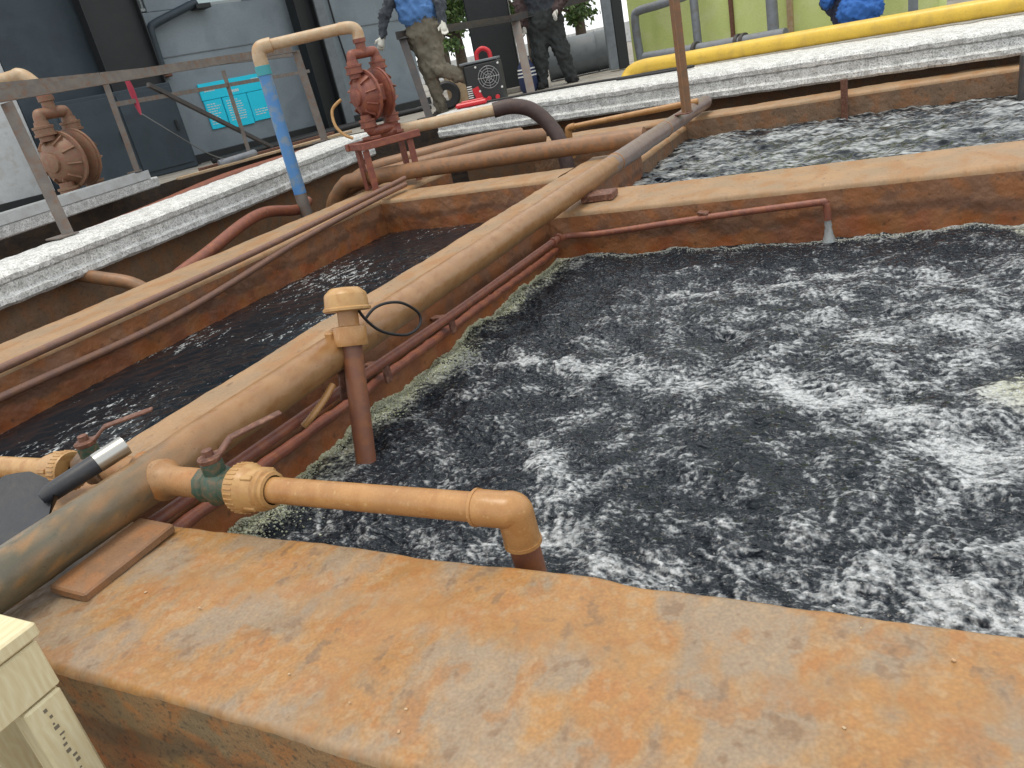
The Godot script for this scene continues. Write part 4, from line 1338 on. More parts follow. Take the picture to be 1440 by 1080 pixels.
func build_far_pipes() -> void:
	pipe_thing("cross_pipe", "thick brown pipe running left from the far end of the main pipe", curve([Vector3(-4.42, -0.5, -5.28), Vector3(-4.36, -0.1, -5.27), Vector3(-4.22, 0.055, -5.26), Vector3(-4.0, 0.092, -5.25), Vector3(-3.0, 0.10, -5.24), Vector3(-2.2, 0.10, -5.24), Vector3(-1.6, 0.10, -5.24)], 6), 0.062, M.brownpipe, 22)
	pipe_thing("trench_pipe", "brown pipe lying in the trench behind the cross pipe, upper of two", curve([Vector3(-4.7, -0.55, -5.5), Vector3(-4.6, -0.12, -5.53), Vector3(-4.35, 0.01, -5.58), Vector3(-4.0, 0.05, -5.68), Vector3(-3.5, 0.08, -5.95), Vector3(-3.15, 0.10, -6.2), Vector3(-2.9, 0.06, -6.5)], 8), 0.068, M.brownpipe, 18)
	pipe_thing("trench_pipe", "brown pipe lying in the trench behind the cross pipe, farther of two", curve([Vector3(-4.85, -0.5, -5.9), Vector3(-4.75, -0.1, -5.95), Vector3(-4.5, 0.05, -6.02), Vector3(-4.1, 0.09, -6.15), Vector3(-3.6, 0.10, -6.5), Vector3(-3.3, 0.06, -6.9)], 8), 0.065, M.brownpipe, 18)
	pipe_thing("bent_pipe", "rust-orange bent pipe coming out of the trench behind the left wall", curve([Vector3(-4.6, -0.02, -5.2), Vector3(-4.42, -0.02, -4.85), Vector3(-4.36, 0.06, -4.45), Vector3(-4.32, 0.05, -4.15), Vector3(-4.27, -0.03, -3.72), Vector3(-4.22, -0.12, -3.25), Vector3(-4.18, -0.3, -2.9)], 8), 0.042, M.red, 18)
	pipe_thing("bent_pipe", "brown pipe stub dipping into the trench under the left ledge", curve([Vector3(-4.85, 0.10, -3.0), Vector3(-4.5, 0.02, -3.05), Vector3(-4.3, -0.05, -3.1), Vector3(-4.15, -0.2, -3.15)], 8), 0.042, M.brownpipe, 18)
	pipe_thing("trench_pipe", "orange pipe in the dark gap behind the left ledge", curve([Vector3(-6.3, 0.02, -3.0), Vector3(-6.5, 0.08, -5.0), Vector3(-6.5, 0.16, -6.2), Vector3(-6.4, 0.17, -7.6)], 6), 0.07, M.red, 16)
	# thin tan line with an elbow near the leaning steel post
	var o := thing("thin_pipe", "thin tan pipe with an elbow below the far concrete ledge", "pipe", Vector3(-2.6, -0.1, -6.4))
	var c := -o.position
	var b := MB.new()
	tube(b, [c + Vector3(-2.57, 0.107, -6.4), c + Vector3(-1.50, 0.145, -6.45)], 0.024, 14)
	part(o, "straight_pipe", b, M.pvc)
	b = MB.new()
	tube(b, curve([c + Vector3(-2.55, 0.108, -6.4), c + Vector3(-2.60, 0.10, -6.4), c + Vector3(-2.615, 0.06, -6.4), c + Vector3(-2.62, -0.15, -6.4)], 5), 0.031, 14)
	part(o, "elbow", b, M.pvc)
	# suction line of the red pump with the dark hose
	o = thing("suction_pipe", "pale tan pipe with a dark hose bending down from the red pump", "pipe", Vector3(-3.6, 0.4, -5.45))
	c = -o.position
	b = MB.new()
	tube(b, [c + Vector3(-3.68, 0.40, -5.46), c + Vector3(-2.97, 0.392, -5.86)], 0.046, 20)
	part(o, "straight_pipe", b, M.oldpipe)
	b = MB.new()
	tube(b, [c + Vector3(-3.86, 0.405, -5.36), c + Vector3(-3.66, 0.40, -5.47)], 0.056, 18)
	part(o, "coupling", b, M.pump)
	b = MB.new()
	tube(b, curve([c + Vector3(-3.0, 0.392, -5.845), c + Vector3(-2.86, 0.392, -5.92), c + Vector3(-2.72, 0.33, -5.98), c + Vector3(-2.6, 0.19, -6.0), c + Vector3(-2.52, 0.03, -5.98), c + Vector3(-2.48, -0.25, -5.95)], 8), 0.06, 20)
	part(o, "hose", b, M.hose)

func build_ledges() -> void:
	var a := Vector3(-4.30, 0, -1.2)
	var e := Vector3(-5.22, 0, -7.2)
	var bl := Vector3(-0.988, 0, 0.15)
	ledge("white speckled concrete ledge along the left, beyond the long brown wall", a, e, bl, 0.06, 0.23, 0.31, 0.55, 1)
	var a2 := Vector3(-4.75, 0, -7.80)
	var e2 := Vector3(1.1, 0, -6.69)
	var bk := Vector3(0.19, 0, -0.98)
	ledge("white speckled concrete ledge across the back with a yellow pipe on it", a2, e2, bk, 0.06, 0.315, 0.25, 1.15, 1)
	# small beam with a steel channel on the far left
	var o := thing("channel_beam", "short pale beam with a steel channel on top in front of the tan pump", "beam", Vector3(-6.9, 0.22, -4.6))
	var c := -o.position
	var b := MB.new()
	var p0 := Vector3(-6.30, 0, -2.75)
	var p1 := Vector3(-7.23, 0, -5.90)
	var d := (p1 - p0).normalized()
	var sd := d.cross(Vector3.UP)
	var bs := Basis(d, Vector3.UP, sd)
	box(b, c + (p0 + p1) * 0.5 + Vector3(0, 0.29, 0), Vector3((p1 - p0).length(), 0.10, 0.16), bs, 0.01)
	part(o, "concrete_beam", b, M.coping)
	b = MB.new()
	extrude(b, [Vector2(-0.085, 0), Vector2(0.085, 0), Vector2(0.085, 0.085), Vector2(0.077, 0.085), Vector2(0.077, 0.008), Vector2(-0.077, 0.008), Vector2(-0.077, 0.085), Vector2(-0.085, 0.085)], c + p0 + Vector3(0, 0.343, 0), c + p0.lerp(p1, 0.96) + Vector3(0, 0.343, 0), Vector3.UP)
	part(o, "steel_channel", b, M.white_paint)

func build_pumps() -> void:
	# stand of the red pump
	var o := thing("pump_stand", "rusty angle-iron stand carrying the red pump on the wall corner", "stand", Vector3(-3.75, 0.0, -5.30))
	var ax := Vector3(0.47, 0, -0.88).normalized()
	var sd := Vector3(ax.z, 0, -ax.x)
	var y := 0.385
	for s in [-1.0, 1.0]:
		for t in [-1.0, 1.0]:
			var b := MB.new()
			var p: Vector3 = ax * s * 0.2 + sd * t * 0.13
			extrude(b, angle_iron(0.055, 0.007), Vector3(p.x, 0.004, p.z), Vector3(p.x, y - 0.06, p.z), -sd * t)
			part(o, "leg", b, M.pump)
	for t in [-1.0, 1.0]:
		var b := MB.new()
		box(b, sd * t * 0.14 + Vector3(0, y - 0.028, 0), Vector3(0.52, 0.055, 0.05), Basis(ax, Vector3.UP, ax.cross(Vector3.UP)), 0.004)
		part(o, "rail", b, M.pump)
		b = MB.new()
		box(b, ax * t * 0.22 + Vector3(0, y - 0.03, 0), Vector3(0.05, 0.05, 0.226), Basis(ax, Vector3.UP, ax.cross(Vector3.UP)), 0.004)
		part(o, "rail", b, M.pump)
	pump("diaphragm_pump", "red diaphragm pump standing at the wall corner", Vector3(-3.75, y, -5.33), Vector3(0.34, 0, -0.94), 1.04, M.pump)
	pump("diaphragm_pump", "tan dusty diaphragm pump at the left edge behind the channel beam", Vector3(-7.42, 0.228, -5.22), Vector3(0.14, 0, 0.99), 1.52, M.pump_tan)
	# discharge of the red pump: cream pipe over to the blue downpipe
	o = thing("overhead_pipe", "old cream pipe from the red pump over to a blue downpipe", "pipe", Vector3(-4.36, -0.4, -4.88))
	var c := -o.position
	var b := MB.new()
	tube(b, curve([c + Vector3(-3.755, 1.10, -5.335), c + Vector3(-3.757, 1.165, -5.34), c + Vector3(-3.79, 1.198, -5.32), c + Vector3(-3.86, 1.205, -5.27)], 5), 0.046, 18)
	part(o, "elbow", b, M.oldpipe)
	b = MB.new()
	tube(b, [c + Vector3(-3.85, 1.205, -5.275), c + Vector3(-4.30, 1.195, -4.93)], 0.042, 18)
	part(o, "cross_run", b, M.oldpipe)
	b = MB.new()
	tube(b, curve([c + Vector3(-4.27, 1.196, -4.95), c + Vector3(-4.34, 1.188, -4.90), c + Vector3(-4.36, 1.14, -4.885), c + Vector3(-4.36, 1.06, -4.882)], 6), 0.054, 18)
	part(o, "elbow", b, M.oldpipe)
	b = MB.new()
	tube(b, [c + Vector3(-4.36, 0.10, -4.87), c + Vector3(-4.36, 1.05, -4.88)], 0.050, 18)
	part(o, "blue_downpipe", b, M.blue)
	b = MB.new()
	tube(b, [c + Vector3(-4.36, -0.40, -4.865), c + Vector3(-4.36, 0.15, -4.87)], 0.0485, 18)
	part(o, "grey_tail", b, M.steel)
	b = MB.new()
	lathe(b, c + Vector3(-4.36, 1.0, -4.88), Vector3.UP, [Vector2(0.05, 0), Vector2(0.058, 0.002), Vector2(0.058, 0.068), Vector2(0.05, 0.07)], 18)
	part(o, "turquoise_socket", b, plain(C8(62, 150, 158), 0.5))
	# discharge of the tan pump
	o = thing("overhead_pipe", "old cream elbow pipe rising above the tan pump at the left edge", "pipe", Vector3(-7.42, 1.23, -5.22))
	b = MB.new()
	tube(b, [Vector3(0, 0.04, 0), Vector3(-0.02, 0.12, 0.0)], 0.068, 16)
	part(o, "rusty_socket", b, M.red)
	b = MB.new()
	tube(b, curve([Vector3(-0.02, 0.11, 0), Vector3(-0.05, 0.2, 0.02), Vector3(-0.14, 0.29, 0.06), Vector3(-0.3, 0.28, 0.12), Vector3(-1.2, 0.27, 0.55)], 6), 0.062, 16)
	part(o, "elbow", b, M.oldpipe)
	o = thing("pale_hose", "pale bent air hose hanging beside the red pump", "hose", Vector3(-3.9, 0.6, -5.1))
	b = MB.new()
	tube(b, curve([Vector3(0.01, 0.12, 0.0), Vector3(-0.06, 0.06, 0.05), Vector3(-0.05, -0.05, 0.08), Vector3(0.0, -0.13, 0.07), Vector3(0.06, -0.17, 0.05)], 6), 0.012, 10)
	part(o, "hose", b, M.pvc_light)

func build_railings() -> void:
	var dl := Vector3(-0.151, 0, -0.988)
	# near railing on the left ledge
	rail_post("grey angle-iron post at the left edge of the near railing", Vector3(-5.13, 0.262, -3.32), Vector3(-5.235, 1.14, -3.36), 0.085, M.steel, Vector3(0.9, 0, -0.4))
	rail_post("rust-streaked post at the far end of the near railing, beside the blue downpipe", Vector3(-6.10, 0.285, -7.42), Vector3(-6.13, 1.27, -7.40), 0.085, M.steel, Vector3(0.9, 0, -0.4))
	var o := thing("hand_rail", "rust-grey angle-iron top rail of the near left railing", "rail", Vector3(-5.7, 1.2, -4.0), "hand rails")
	var c := -o.position
	var b := MB.new()
	extrude(b, angle_iron(0.075, 0.008), c + Vector3(-4.90, 1.105, -1.6), c + Vector3(-6.13, 1.262, -7.40), Vector3.UP)
	part(o, "rail", b, M.steel)
	# far railing behind the trench
	rail_post("grey post standing on the end of the pale channel beam", Vector3(-7.10, 0.438, -5.62), Vector3(-7.12, 1.36, -5.66), 0.06, M.steel, Vector3(0.9, 0, -0.4))
	rail_post("slim grey post in front of the turquoise notice board", Vector3(-7.55, 0.228, -7.70), Vector3(-7.58, 1.28, -7.74), 0.05, M.steel, Vector3(0.9, 0, -0.4))
	o = thing("hand_rail", "grey top rail of the far left railing in front of the building", "rail", Vector3(-7.1, 1.3, -5.6), "hand rails")
	c = -o.position
	b = MB.new()
	extrude(b, angle_iron(0.06, 0.007), c + Vector3(-6.6, 1.36, -3.2), c + Vector3(-7.12, 1.35, -5.66), Vector3.UP)
	extrude(b, angle_iron(0.06, 0.007), c + Vector3(-7.12, 1.35, -5.67), c + Vector3(-7.9, 1.34, -9.5), Vector3.UP)
	part(o, "top_rail", b, M.steel)
	b = MB.new()
	extrude(b, [Vector2(-0.02, 0), Vector2(0.02, 0), Vector2(0.02, 0.045), Vector2(-0.02, 0.045)], c + Vector3(-7.15, 1.08, -5.70), c + Vector3(-8.0, 1.10, -9.9), Vector3.UP)
	part(o, "mid_rail", b, M.steel)
	b = MB.new()
	extrude(b, [Vector2(-0.02, 0), Vector2(0.02, 0), Vector2(0.02, 0.045), Vector2(-0.02, 0.045)], c + Vector3(-7.25, 1.22, -6.3), c + Vector3(-7.72, 0.24, -8.35), Vector3.UP)
	part(o, "brace", b, M.steel_dark)
	# right railing near the workers
	rail_post("dark grey post in front of the worker in the blue vest", Vector3(-4.90, 0.30, -7.86), Vector3(-5.14, 1.17, -8.06), 0.085, M.steel_dark, Vector3(0.9, 0, -0.4))
	rail_post("grey post between the welding machine and the dark-clad worker", Vector3(-4.50, 0.228, -9.82), Vector3(-4.74, 1.15, -10.26), 0.11, M.steel, Vector3(0.9, 0, -0.4))
	o = thing("hand_rail", "dark top rail passing in front of the standing workers", "rail", Vector3(-4.9, 1.15, -9.0), "hand rails")
	c = -o.position
	b = MB.new()
	extrude(b, angle_iron(0.085, 0.008), c + Vector3(-5.14, 1.16, -8.02), c + Vector3(-4.74, 1.14, -10.26), Vector3.UP)
	extrude(b, angle_iron(0.085, 0.008), c + Vector3(-4.74, 1.142, -10.27), c + Vector3(-4.02, 1.22, -11.6), Vector3.UP)
	part(o, "rail", b, M.steel_dark)
	# leaning brown post at the far end of the main pipe
	o = thing("steel_post", "tall brown angle post standing at the far end of the main pipe", "post", Vector3(-1.47, 0.135, -5.86))
	b = MB.new()
	extrude(b, angle_iron(0.075, 0.008), Vector3(-0.02, 0.0, 0), Vector3(-0.035, 1.75, 0.0), Vector3(0.55, 0, 0.83))
	part(o, "upright", b, M.brownpipe)
	b = MB.new()
	box(b, Vector3(0.0, 0.004, 0.02), Vector3(0.11, 0.01, 0.11), Basis.IDENTITY, 0.002)
	part(o, "foot_plate", b, M.rust)
	# uprights on the far basin wall
	b = MB.new()
	extrude(b, angle_iron(0.06, 0.008), Vector3(0, 0, 0), Vector3(0, 0.36, 0), Vector3(0.7, 0, 0.7))
	var st := solo("basin_upright", b, M.rust, "short rusty upright fixed to the dark wall of the far basin", "upright")
	st.position = Vector3(-0.47, -0.25, -6.61)
	b = MB.new()
	box(b, Vector3(0, 0.3, 0), Vector3(0.10, 0.62, 0.12), Basis.IDENTITY, 0.008)
	var s2 := solo("basin_post", b, M.steel_dark, "dark post in the far basin at the right edge", "post")
	s2.position = Vector3(0.70, -0.5, -6.42)

# building frame: s runs along the wall, h is height, d out of the wall
const WP := Vector3(-9.02, 0.0, -9.02)
const WD := Vector3(0.312, 0.0, -0.95)
const WN := Vector3(0.95, 0.0, 0.312)
func wp(s: float, h: float, d := 0.0) -> Vector3: return WP + WD * s + WN * d + Vector3(0, h, 0)
func wbox(b: MB, s0: float, s1: float, h0: float, h1: float, d0: float, d1: float, o: Vector3, ch := 0.005) -> void:
	box(b, wp((s0 + s1) * .5, (h0 + h1) * .5, (d0 + d1) * .5) - o, Vector3(s1 - s0, h1 - h0, absf(d1 - d0)), Basis(WD, Vector3.UP, WD.cross(Vector3.UP)), ch)

func build_building() -> void:
	var o := thing("workshop_building", "grey workshop with small high windows behind the left railing", "building", wp(0, 0.225))
	var c := o.position
	# wall built round its window openings
	var wins := [[-0.92, -0.62, 2.26, 3.1], [0.02, 0.83, 2.24, 3.1], [2.6, 3.2, 2.24, 3.1]]
	var b := MB.new()
	wbox(b, -4.2, 3.85, 0.225, 2.24, -0.2, 0.0, c)
	part(o, "lower_wall", b, M.greywall)
	b = MB.new()
	var edges := [-4.2]
	for w in wins: edges.append(w[0]); edges.append(w[1])
	edges.append(3.85)
	for i in range(0, edges.size(), 2):
		wbox(b, edges[i], edges[i + 1], 2.244, 3.1, -0.2, -0.002, c)
	part(o, "window_band", b, M.greywall)
	b = MB.new()
	wbox(b, -4.2, 3.85, 3.104, 4.6, -0.2, 0.0, c)
	part(o, "upper_wall", b, M.greywall)
	for w in wins:
		b = MB.new()
		wbox(b, w[0] + 0.02, w[1] - 0.02, w[2] + 0.03, w[3] - 0.01, -0.13, -0.12, c, 0.002)
		var g := part(o, "window_pane", b, M.glass)
		b = MB.new()
		wbox(b, w[0], w[1], w[2] - 0.0, w[2] + 0.04, -0.14, -0.02, c)
		wbox(b, w[0] + 0.001, w[0] + 0.035, w[2] + 0.042, w[3], -0.14, -0.05, c)
		wbox(b, w[1] - 0.035, w[1] - 0.001, w[2] + 0.042, w[3], -0.14, -0.05, c)
		part(g, "window_frame", b, M.frame)
	b = MB.new()
	wbox(b, -0.9, 3.8, 1.655, 1.67, 0.0, 0.012, c, 0.002)
	part(o, "seam_strip", b, M.greycol)
	b = MB.new()
	wbox(b, -3.6, 3.84, 0.225, 0.34, 0.003, 0.16, c)
	part(o, "black_plinth", b, M.black)
	b = MB.new()
	wbox(b, -2.62, -1.35, 0.225, 4.3, 0.003, 0.03, c)
	part(o, "shade_panel", b, M.slate)  # dark sheet standing in for the shaded left part of the wall
	b = MB.new()
	wbox(b, -4.2, -2.63, 0.225, 4.5, 0.004, 0.05, c)
	part(o, "white_panel", b, M.white_paint)
	# end wall turning back, and unseen roof slab, overhang lengthened to shade the wall
	b = MB.new()
	box(b, wp(3.75, 2.41, -2.2) - c, Vector3(0.2, 4.37, 3.98), Basis(WD, Vector3.UP, WD.cross(Vector3.UP)), 0.005)
	part(o, "end_wall", b, M.greywall)
	b = MB.new()
	wbox(b, -4.4, 4.0, 4.604, 4.75, -4.3, 0.9, c)
	part(o, "roof", b, M.greycol)
	# steel columns in front of the wall
	for cc in [[-1.22, 0.36, "broad black steel column in front of the grey workshop wall", M.black], [1.62, 0.17, "black and grey steel column beside the turquoise notice board", M.black]]:
		var k := thing("steel_column", cc[2], "column", wp(cc[0], 0.225, 0.26), "steel columns")
		b = MB.new()
		extrude(b, h_section(0.11, cc[1], 0.014), Vector3.ZERO, Vector3(0, 4.36, 0), WD)
		part(k, "shaft", b, cc[3])
		b = MB.new()
		box(b, Vector3(0, 0.012, 0), Vector3(0.34, 0.024, cc[1] * 2.3), Basis(WN, Vector3.UP, WD * 1.0), 0.003)
		part(k, "base_plate", b, M.black)
		if cc[0] > 0.0:
			b = MB.new()
			box(b, WD * 0.27 + Vector3(0, 2.18, 0), Vector3(0.17, 4.30, 0.2), Basis(WD, Vector3.UP, WD.cross(Vector3.UP)), 0.006)
			part(k, "grey_casing", b, M.greycol)
	# dark drain pipe with an elbow, and its bracket
	var p := thing("wall_pipe", "dark green drain pipe with an elbow on the grey workshop wall", "pipe", wp(-0.76, 1.5, 0.1))
	c = p.position
	b = MB.new()
	tube(b, curve([wp(-0.745, 1.45, 0.12) - c, wp(-0.725, 1.9, 0.12) - c, wp(-0.705, 2.03, 0.12) - c, wp(-0.62, 2.085, 0.12) - c, wp(-0.3, 2.18, 0.12) - c, wp(0.05, 2.28, 0.12) - c], 6), 0.052, 16)
	part(p, "pipe_run", b, M.slate)
	b = MB.new()
	box(b, wp(-0.74, 1.46, 0.06) - c, Vector3(0.22, 0.1, 0.14), Basis(WD, Vector3.UP, WD.cross(Vector3.UP)), 0.01)
	part(p, "bracket", b, M.rust)
	b = MB.new()
	wbox(b, 0.0, 0.22, 2.19, 2.25, 0.003, 0.2, c)
	part(p, "upper_bracket", b, M.black)
	pipe_thing("wall_cable", "thin black cable hanging down the grey workshop wall", [wp(2.30, 2.6, 0.03), wp(2.32, 1.6, 0.03), wp(2.42, 0.4, 0.03)], 0.014, M.rubber, 8, "cable")
	# notice board
	var nb := thing("notice_board", "turquoise notice board with white print on the grey workshop wall", "board", wp(0.25, 0.6, 0.03))
	c = nb.position
	b = MB.new()
	wbox(b, -0.29, 0.79, 1.02, 1.25, 0.004, 0.03, c)
	part(nb, "header_panel", b, M.cyan)
	b = MB.new()
	wbox(b, -0.28, 0.0, 0.62, 1.015, 0.004, 0.03, c)
	part(nb, "text_panel", b, M.cyan)
	b = MB.new()
	wbox(b, 0.012, 0.41, 0.58, 1.015, 0.004, 0.034, c)
	part(nb, "text_panel", b, M.cyan)
	b = MB.new()
	wbox(b, 0.422, 0.79, 0.60, 1.015, 0.004, 0.03, c)
	part(nb, "text_panel", b, M.cyan)
	b = MB.new()
	for w in [[-0.22, -0.07, 1.15], [0.18, 0.44, 1.17], [0.56, 0.68, 1.18], [0.18, 0.30, 1.08]]:
		var x: float = w[0]
		while x < w[1]:
			var l := rng.randf_range(0.012, 0.03)
			wbox(b, x, x + l, w[2] - 0.018, w[2] + 0.018, 0.030, 0.032, c, 0.0005)
			x += l + 0.008
	for k in 9:
		for g in [[-0.25, -0.04, 0.03], [0.06, 0.36, 0.034], [0.47, 0.75, 0.03]]:
			if g[0] > 0.4 and k < 6: continue
			var x: float = g[0]
			var e: float = lerpf(g[0], g[1], rng.randf_range(0.6, 1.0))
			while x < e:
				var l := rng.randf_range(0.02, 0.06)
				wbox(b, x, minf(x + l, e), 0.955 - k * 0.034, 0.967 - k * 0.034, g[2], g[2] + 0.002, c, 0.0004)
				x += l + 0.012
	part(nb, "white_print", b, M.white)
	# metal cabinet
	var cb := thing("metal_cabinet", "slate-blue metal cabinet between the tan pump and the black column", "cabinet", wp(-1.7, 0.225, 0.45))
	c = cb.position
	b = MB.new()
	wbox(b, -2.5, -0.98, 0.228, 1.32, 0.18, 0.72, c, 0.01)
	part(cb, "body", b, M.slate)
	for s in [[-2.46, -1.75], [-1.72, -1.02]]:
		b = MB.new()
		wbox(b, s[0], s[1], 0.30, 1.27, 0.722, 0.74, c, 0.004)
		var dr := part(cb, "door", b, M.slate)
		b = MB.new()
		wbox(b, s[1] - 0.09, s[1] - 0.06, 0.72, 0.86, 0.742, 0.77, c, 0.004)
		part(dr, "handle", b, M.black)

func leaf_crown(o: Node3D, ctr: Vector3, rad: Vector3, n: int, sd: int, cols: Array) -> void:
	var r := RandomNumberGenerator.new()
	r.seed = sd
	var b := MB.new()
	var clumps := []
	for k in 26:
		var v := Vector3(r.randfn(), r.randfn(), r.randfn()).normalized() * pow(r.randf(), 0.45)
		clumps.append([ctr + v * rad * 0.85, r.randf_range(0.18, 0.42)])
	for k in n:
		var cl: Array = clumps[r.randi() % clumps.size()]
		var p: Vector3 = cl[0] + Vector3(r.randfn(), r.randfn() * 0.7, r.randfn()) * cl[1] * 0.6 * rad.x * 0.6
		var d := Vector3(r.randfn(), r.randfn() - 0.5, r.randfn()).normalized()
		var s := perp(d).rotated(d, r.randf() * TAU)
		var l := r.randf_range(0.07, 0.14)
		var w := l * 0.28
		var q := b.v.size()
		var nn := d.cross(s).normalized()
		var col: Color = cols[r.randi() % cols.size()]
		for pt in [p, p + d * l * 0.5 + s * w, p + d * l, p + d * l * 0.5 - s * w]:
			b.v.append(pt); b.n.append(nn); b.c.append(col)
		b.tri(q, q + 1, q + 2); b.tri(q, q + 2, q + 3)
	var m := StandardMaterial3D.new()
	m.vertex_color_use_as_albedo = true
	m.roughness = 0.6
	m.backlight_enabled = true
	m.backlight = Color(0.25, 0.32, 0.10)
	m.cull_mode = BaseMaterial3D.CULL_DISABLED
	part(o, "crown", b, m)

func tree(label: String, at: Vector3, h: float, rad: Vector3, n: int, sd: int) -> void:
	var o := thing("tree", label, "tree", at, "trees beyond the workshop yard")
	var r := RandomNumberGenerator.new()
	r.seed = sd + 5
	var b := MB.new()
	tube(b, curve([Vector3.ZERO, Vector3(0.05, h * 0.3, 0.02), Vector3(-0.03, h * 0.6, 0.04), Vector3(0.04, h * 0.95, 0.0)], 4), [0.14, 0.135, 0.13, 0.125, 0.12, 0.115, 0.11, 0.10, 0.09, 0.08, 0.065, 0.05, 0.03], 10)
	for k in 7:
		var a := r.randf() * TAU
		var y := h * r.randf_range(0.35, 0.8)
		var d := Vector3(cos(a), 0.5, sin(a))
		tube(b, [Vector3(0, y, 0), Vector3(0, y, 0) + d * rad.x * 0.4, Vector3(0, y + 0.15, 0) + d * rad.x * 0.75], [0.05, 0.03, 0.012], 7)
	part(o, "trunk", b, M.bark)
	leaf_crown(o, Vector3(0, h * 0.6, 0), rad, n, sd, [Color(0.06, 0.12, 0.03), Color(0.10, 0.17, 0.04), Color(0.05, 0.09, 0.03), Color(0.13, 0.19, 0.06)])

func build_yard() -> void:
	# yellow gas pipe on the back ledge
	pipe_thing("yellow_pipe", "long yellow pipe lying on the back concrete ledge", curve([Vector3(-2.74, 0.24, -8.56), Vector3(-2.69, 0.32, -8.60), Vector3(-2.55, 0.365, -8.58), Vector3(-2.2, 0.365, -8.51), Vector3(-0.6, 0.355, -8.18), Vector3(1.3, 0.335, -7.75)], 7), 0.074, M.yellow, 24)
	# black hoses on the ledge beside it
	pipe_thing("black_hose", "thin black cable along the back ledge past the yellow pipe bend", curve([Vector3(-4.3, 0.335, -8.15), Vector3(-3.6, 0.325, -8.3), Vector3(-3.0, 0.32, -8.28), Vector3(-2.6, 0.315, -8.2), Vector3(-2.2, 0.31, -8.25), Vector3(-1.9, 0.305, -8.12), Vector3(-2.3, 0.31, -8.05), Vector3(-2.7, 0.315, -8.13)], 8), 0.013, M.rubber, 8, "hose")
	for k in 4:
		var z := k * 0.13
		pipe_thing("black_hose", ["black hose on the floor against the workshop plinth, nearest the ledge", "second black hose from the ledge on the floor before the workshop", "third black hose from the ledge on the floor before the workshop", "black hose on the floor closest to the workshop wall"][k], curve([Vector3(-7.9 - z, 0.26, -7.6 - z * 0.5), Vector3(-7.8 - z, 0.26, -8.3), Vector3(-7.45 - z * 1.3, 0.262, -9.1), Vector3(-7.2 - z * 1.1, 0.26, -10.0), Vector3(-6.6 - z, 0.26, -10.8)], 6), 0.034, M.rubber, 10, "hose", "black hoses before the workshop")
	var b := MB.new()
	tube(b, curve([Vector3(0, 0, 0), Vector3(0.1, 0.01, -0.25), Vector3(0.06, 0.01, -0.5), Vector3(-0.02, 0.01, -0.62)], 6), 0.045, 14)
	var gh := solo("grey_hose_end", b, M.greypvc, "short grey taped hose end lying behind the left ledge", "hose")
	gh.position = Vector3(-7.25, 0.275, -6.9)
	b = MB.new()
	box(b, Vector3.ZERO, Vector3(0.10, 0.03, 2.6), Basis.IDENTITY, 0.004)
	var pk := solo("wooden_plank", b, M.oldpipe, "long pale plank lying on the floor behind the left ledge", "plank")
	pk.position = Vector3(-7.05, 0.243, -7.6)
	pk.rotation.y = -0.22
	b = MB.new()
	box(b, Vector3.ZERO, Vector3(0.07, 0.05, 2.2), Basis.IDENTITY, 0.004)
	var pk2 := solo("steel_bar", b, M.rust, "rusty steel bar on the floor beside the pale plank", "bar")
	pk2.position = Vector3(-7.32, 0.252, -7.9)
	pk2.rotation.y = -0.16
	b = MB.new()
	tube(b, curve([Vector3(0, 0.62, 0), Vector3(0.03, 0.5, 0.01), Vector3(0.02, 0.36, 0.0), Vector3(0.05, 0.22, 0.02)], 6), [0.006, 0.014, 0.02, 0.024, 0.026, 0.028, 0.03, 0.03, 0.03, 0.03, 0.028, 0.028, 0.026, 0.026, 0.024, 0.02, 0.016, 0.01, 0.006], 9)
	var rg := solo("red_rag", b, plain(C8(170, 60, 78), 0.85), "crimson rag hanging from the far left rail", "rag")
	rg.position = Vector3(-7.24, 0.74, -6.05)
	pipe_thing("thin_wire", "thin grey wire trailing from the crimson rag down to the floor", curve([Vector3(-7.19, 0.98, -6.03), Vector3(-7.16, 0.7, -6.35), Vector3(-7.2, 0.42, -6.75), Vector3(-7.22, 0.26, -7.1)], 6), 0.006, M.wire, 6, "wire")
	# things round the far workers
	b = MB.new()
	lathe(b, Vector3.ZERO, Vector3.UP, [Vector2(0, 0), Vector2(0.15, 0), Vector2(0.16, 0.02), Vector2(0.17, 0.40), Vector2(0.18, 0.41), Vector2(0.18, 0.43), Vector2(0.16, 0.43), Vector2(0.15, 0.05), Vector2(0, 0.05)], 20)
	var bk := solo("beige_pail", b, M.oldpipe, "beige pail standing behind the welding machine", "pail")
	bk.position = Vector3(-5.72, 0.226, -10.2)
	b = MB.new()
	lathe(b, Vector3(0, 0.19, 0), Vector3(0.5, 0, 0.86), [Vector2(0.07, -0.05), Vector2(0.16, -0.06), Vector2(0.19, -0.035), Vector2(0.19, 0.035), Vector2(0.16, 0.06), Vector2(0.07, 0.05), Vector2(0.07, -0.05)], 24)
	var wh := solo("rubber_roll", b, M.rubber, "black rubber roll standing upright beside the beige pail", "roll")
	wh.position = Vector3(-5.72, 0.228, -9.85)
	var bg := thing("striped_bag", "small blue bag with pale stripes left of the dark-clad worker's legs", "bag", Vector3(-4.76, 0.228, -10.5))
	b = MB.new()
	lathe(b, Vector3.ZERO, Vector3.UP, [Vector2(0, 0), Vector2(0.10, 0), Vector2(0.13, 0.04), Vector2(0.13, 0.22), Vector2(0.11, 0.34), Vector2(0.06, 0.42), Vector2(0.07, 0.46), Vector2(0, 0.45)], 16)
	part(bg, "sack", b, plain(C8(44, 54, 88), 0.8))
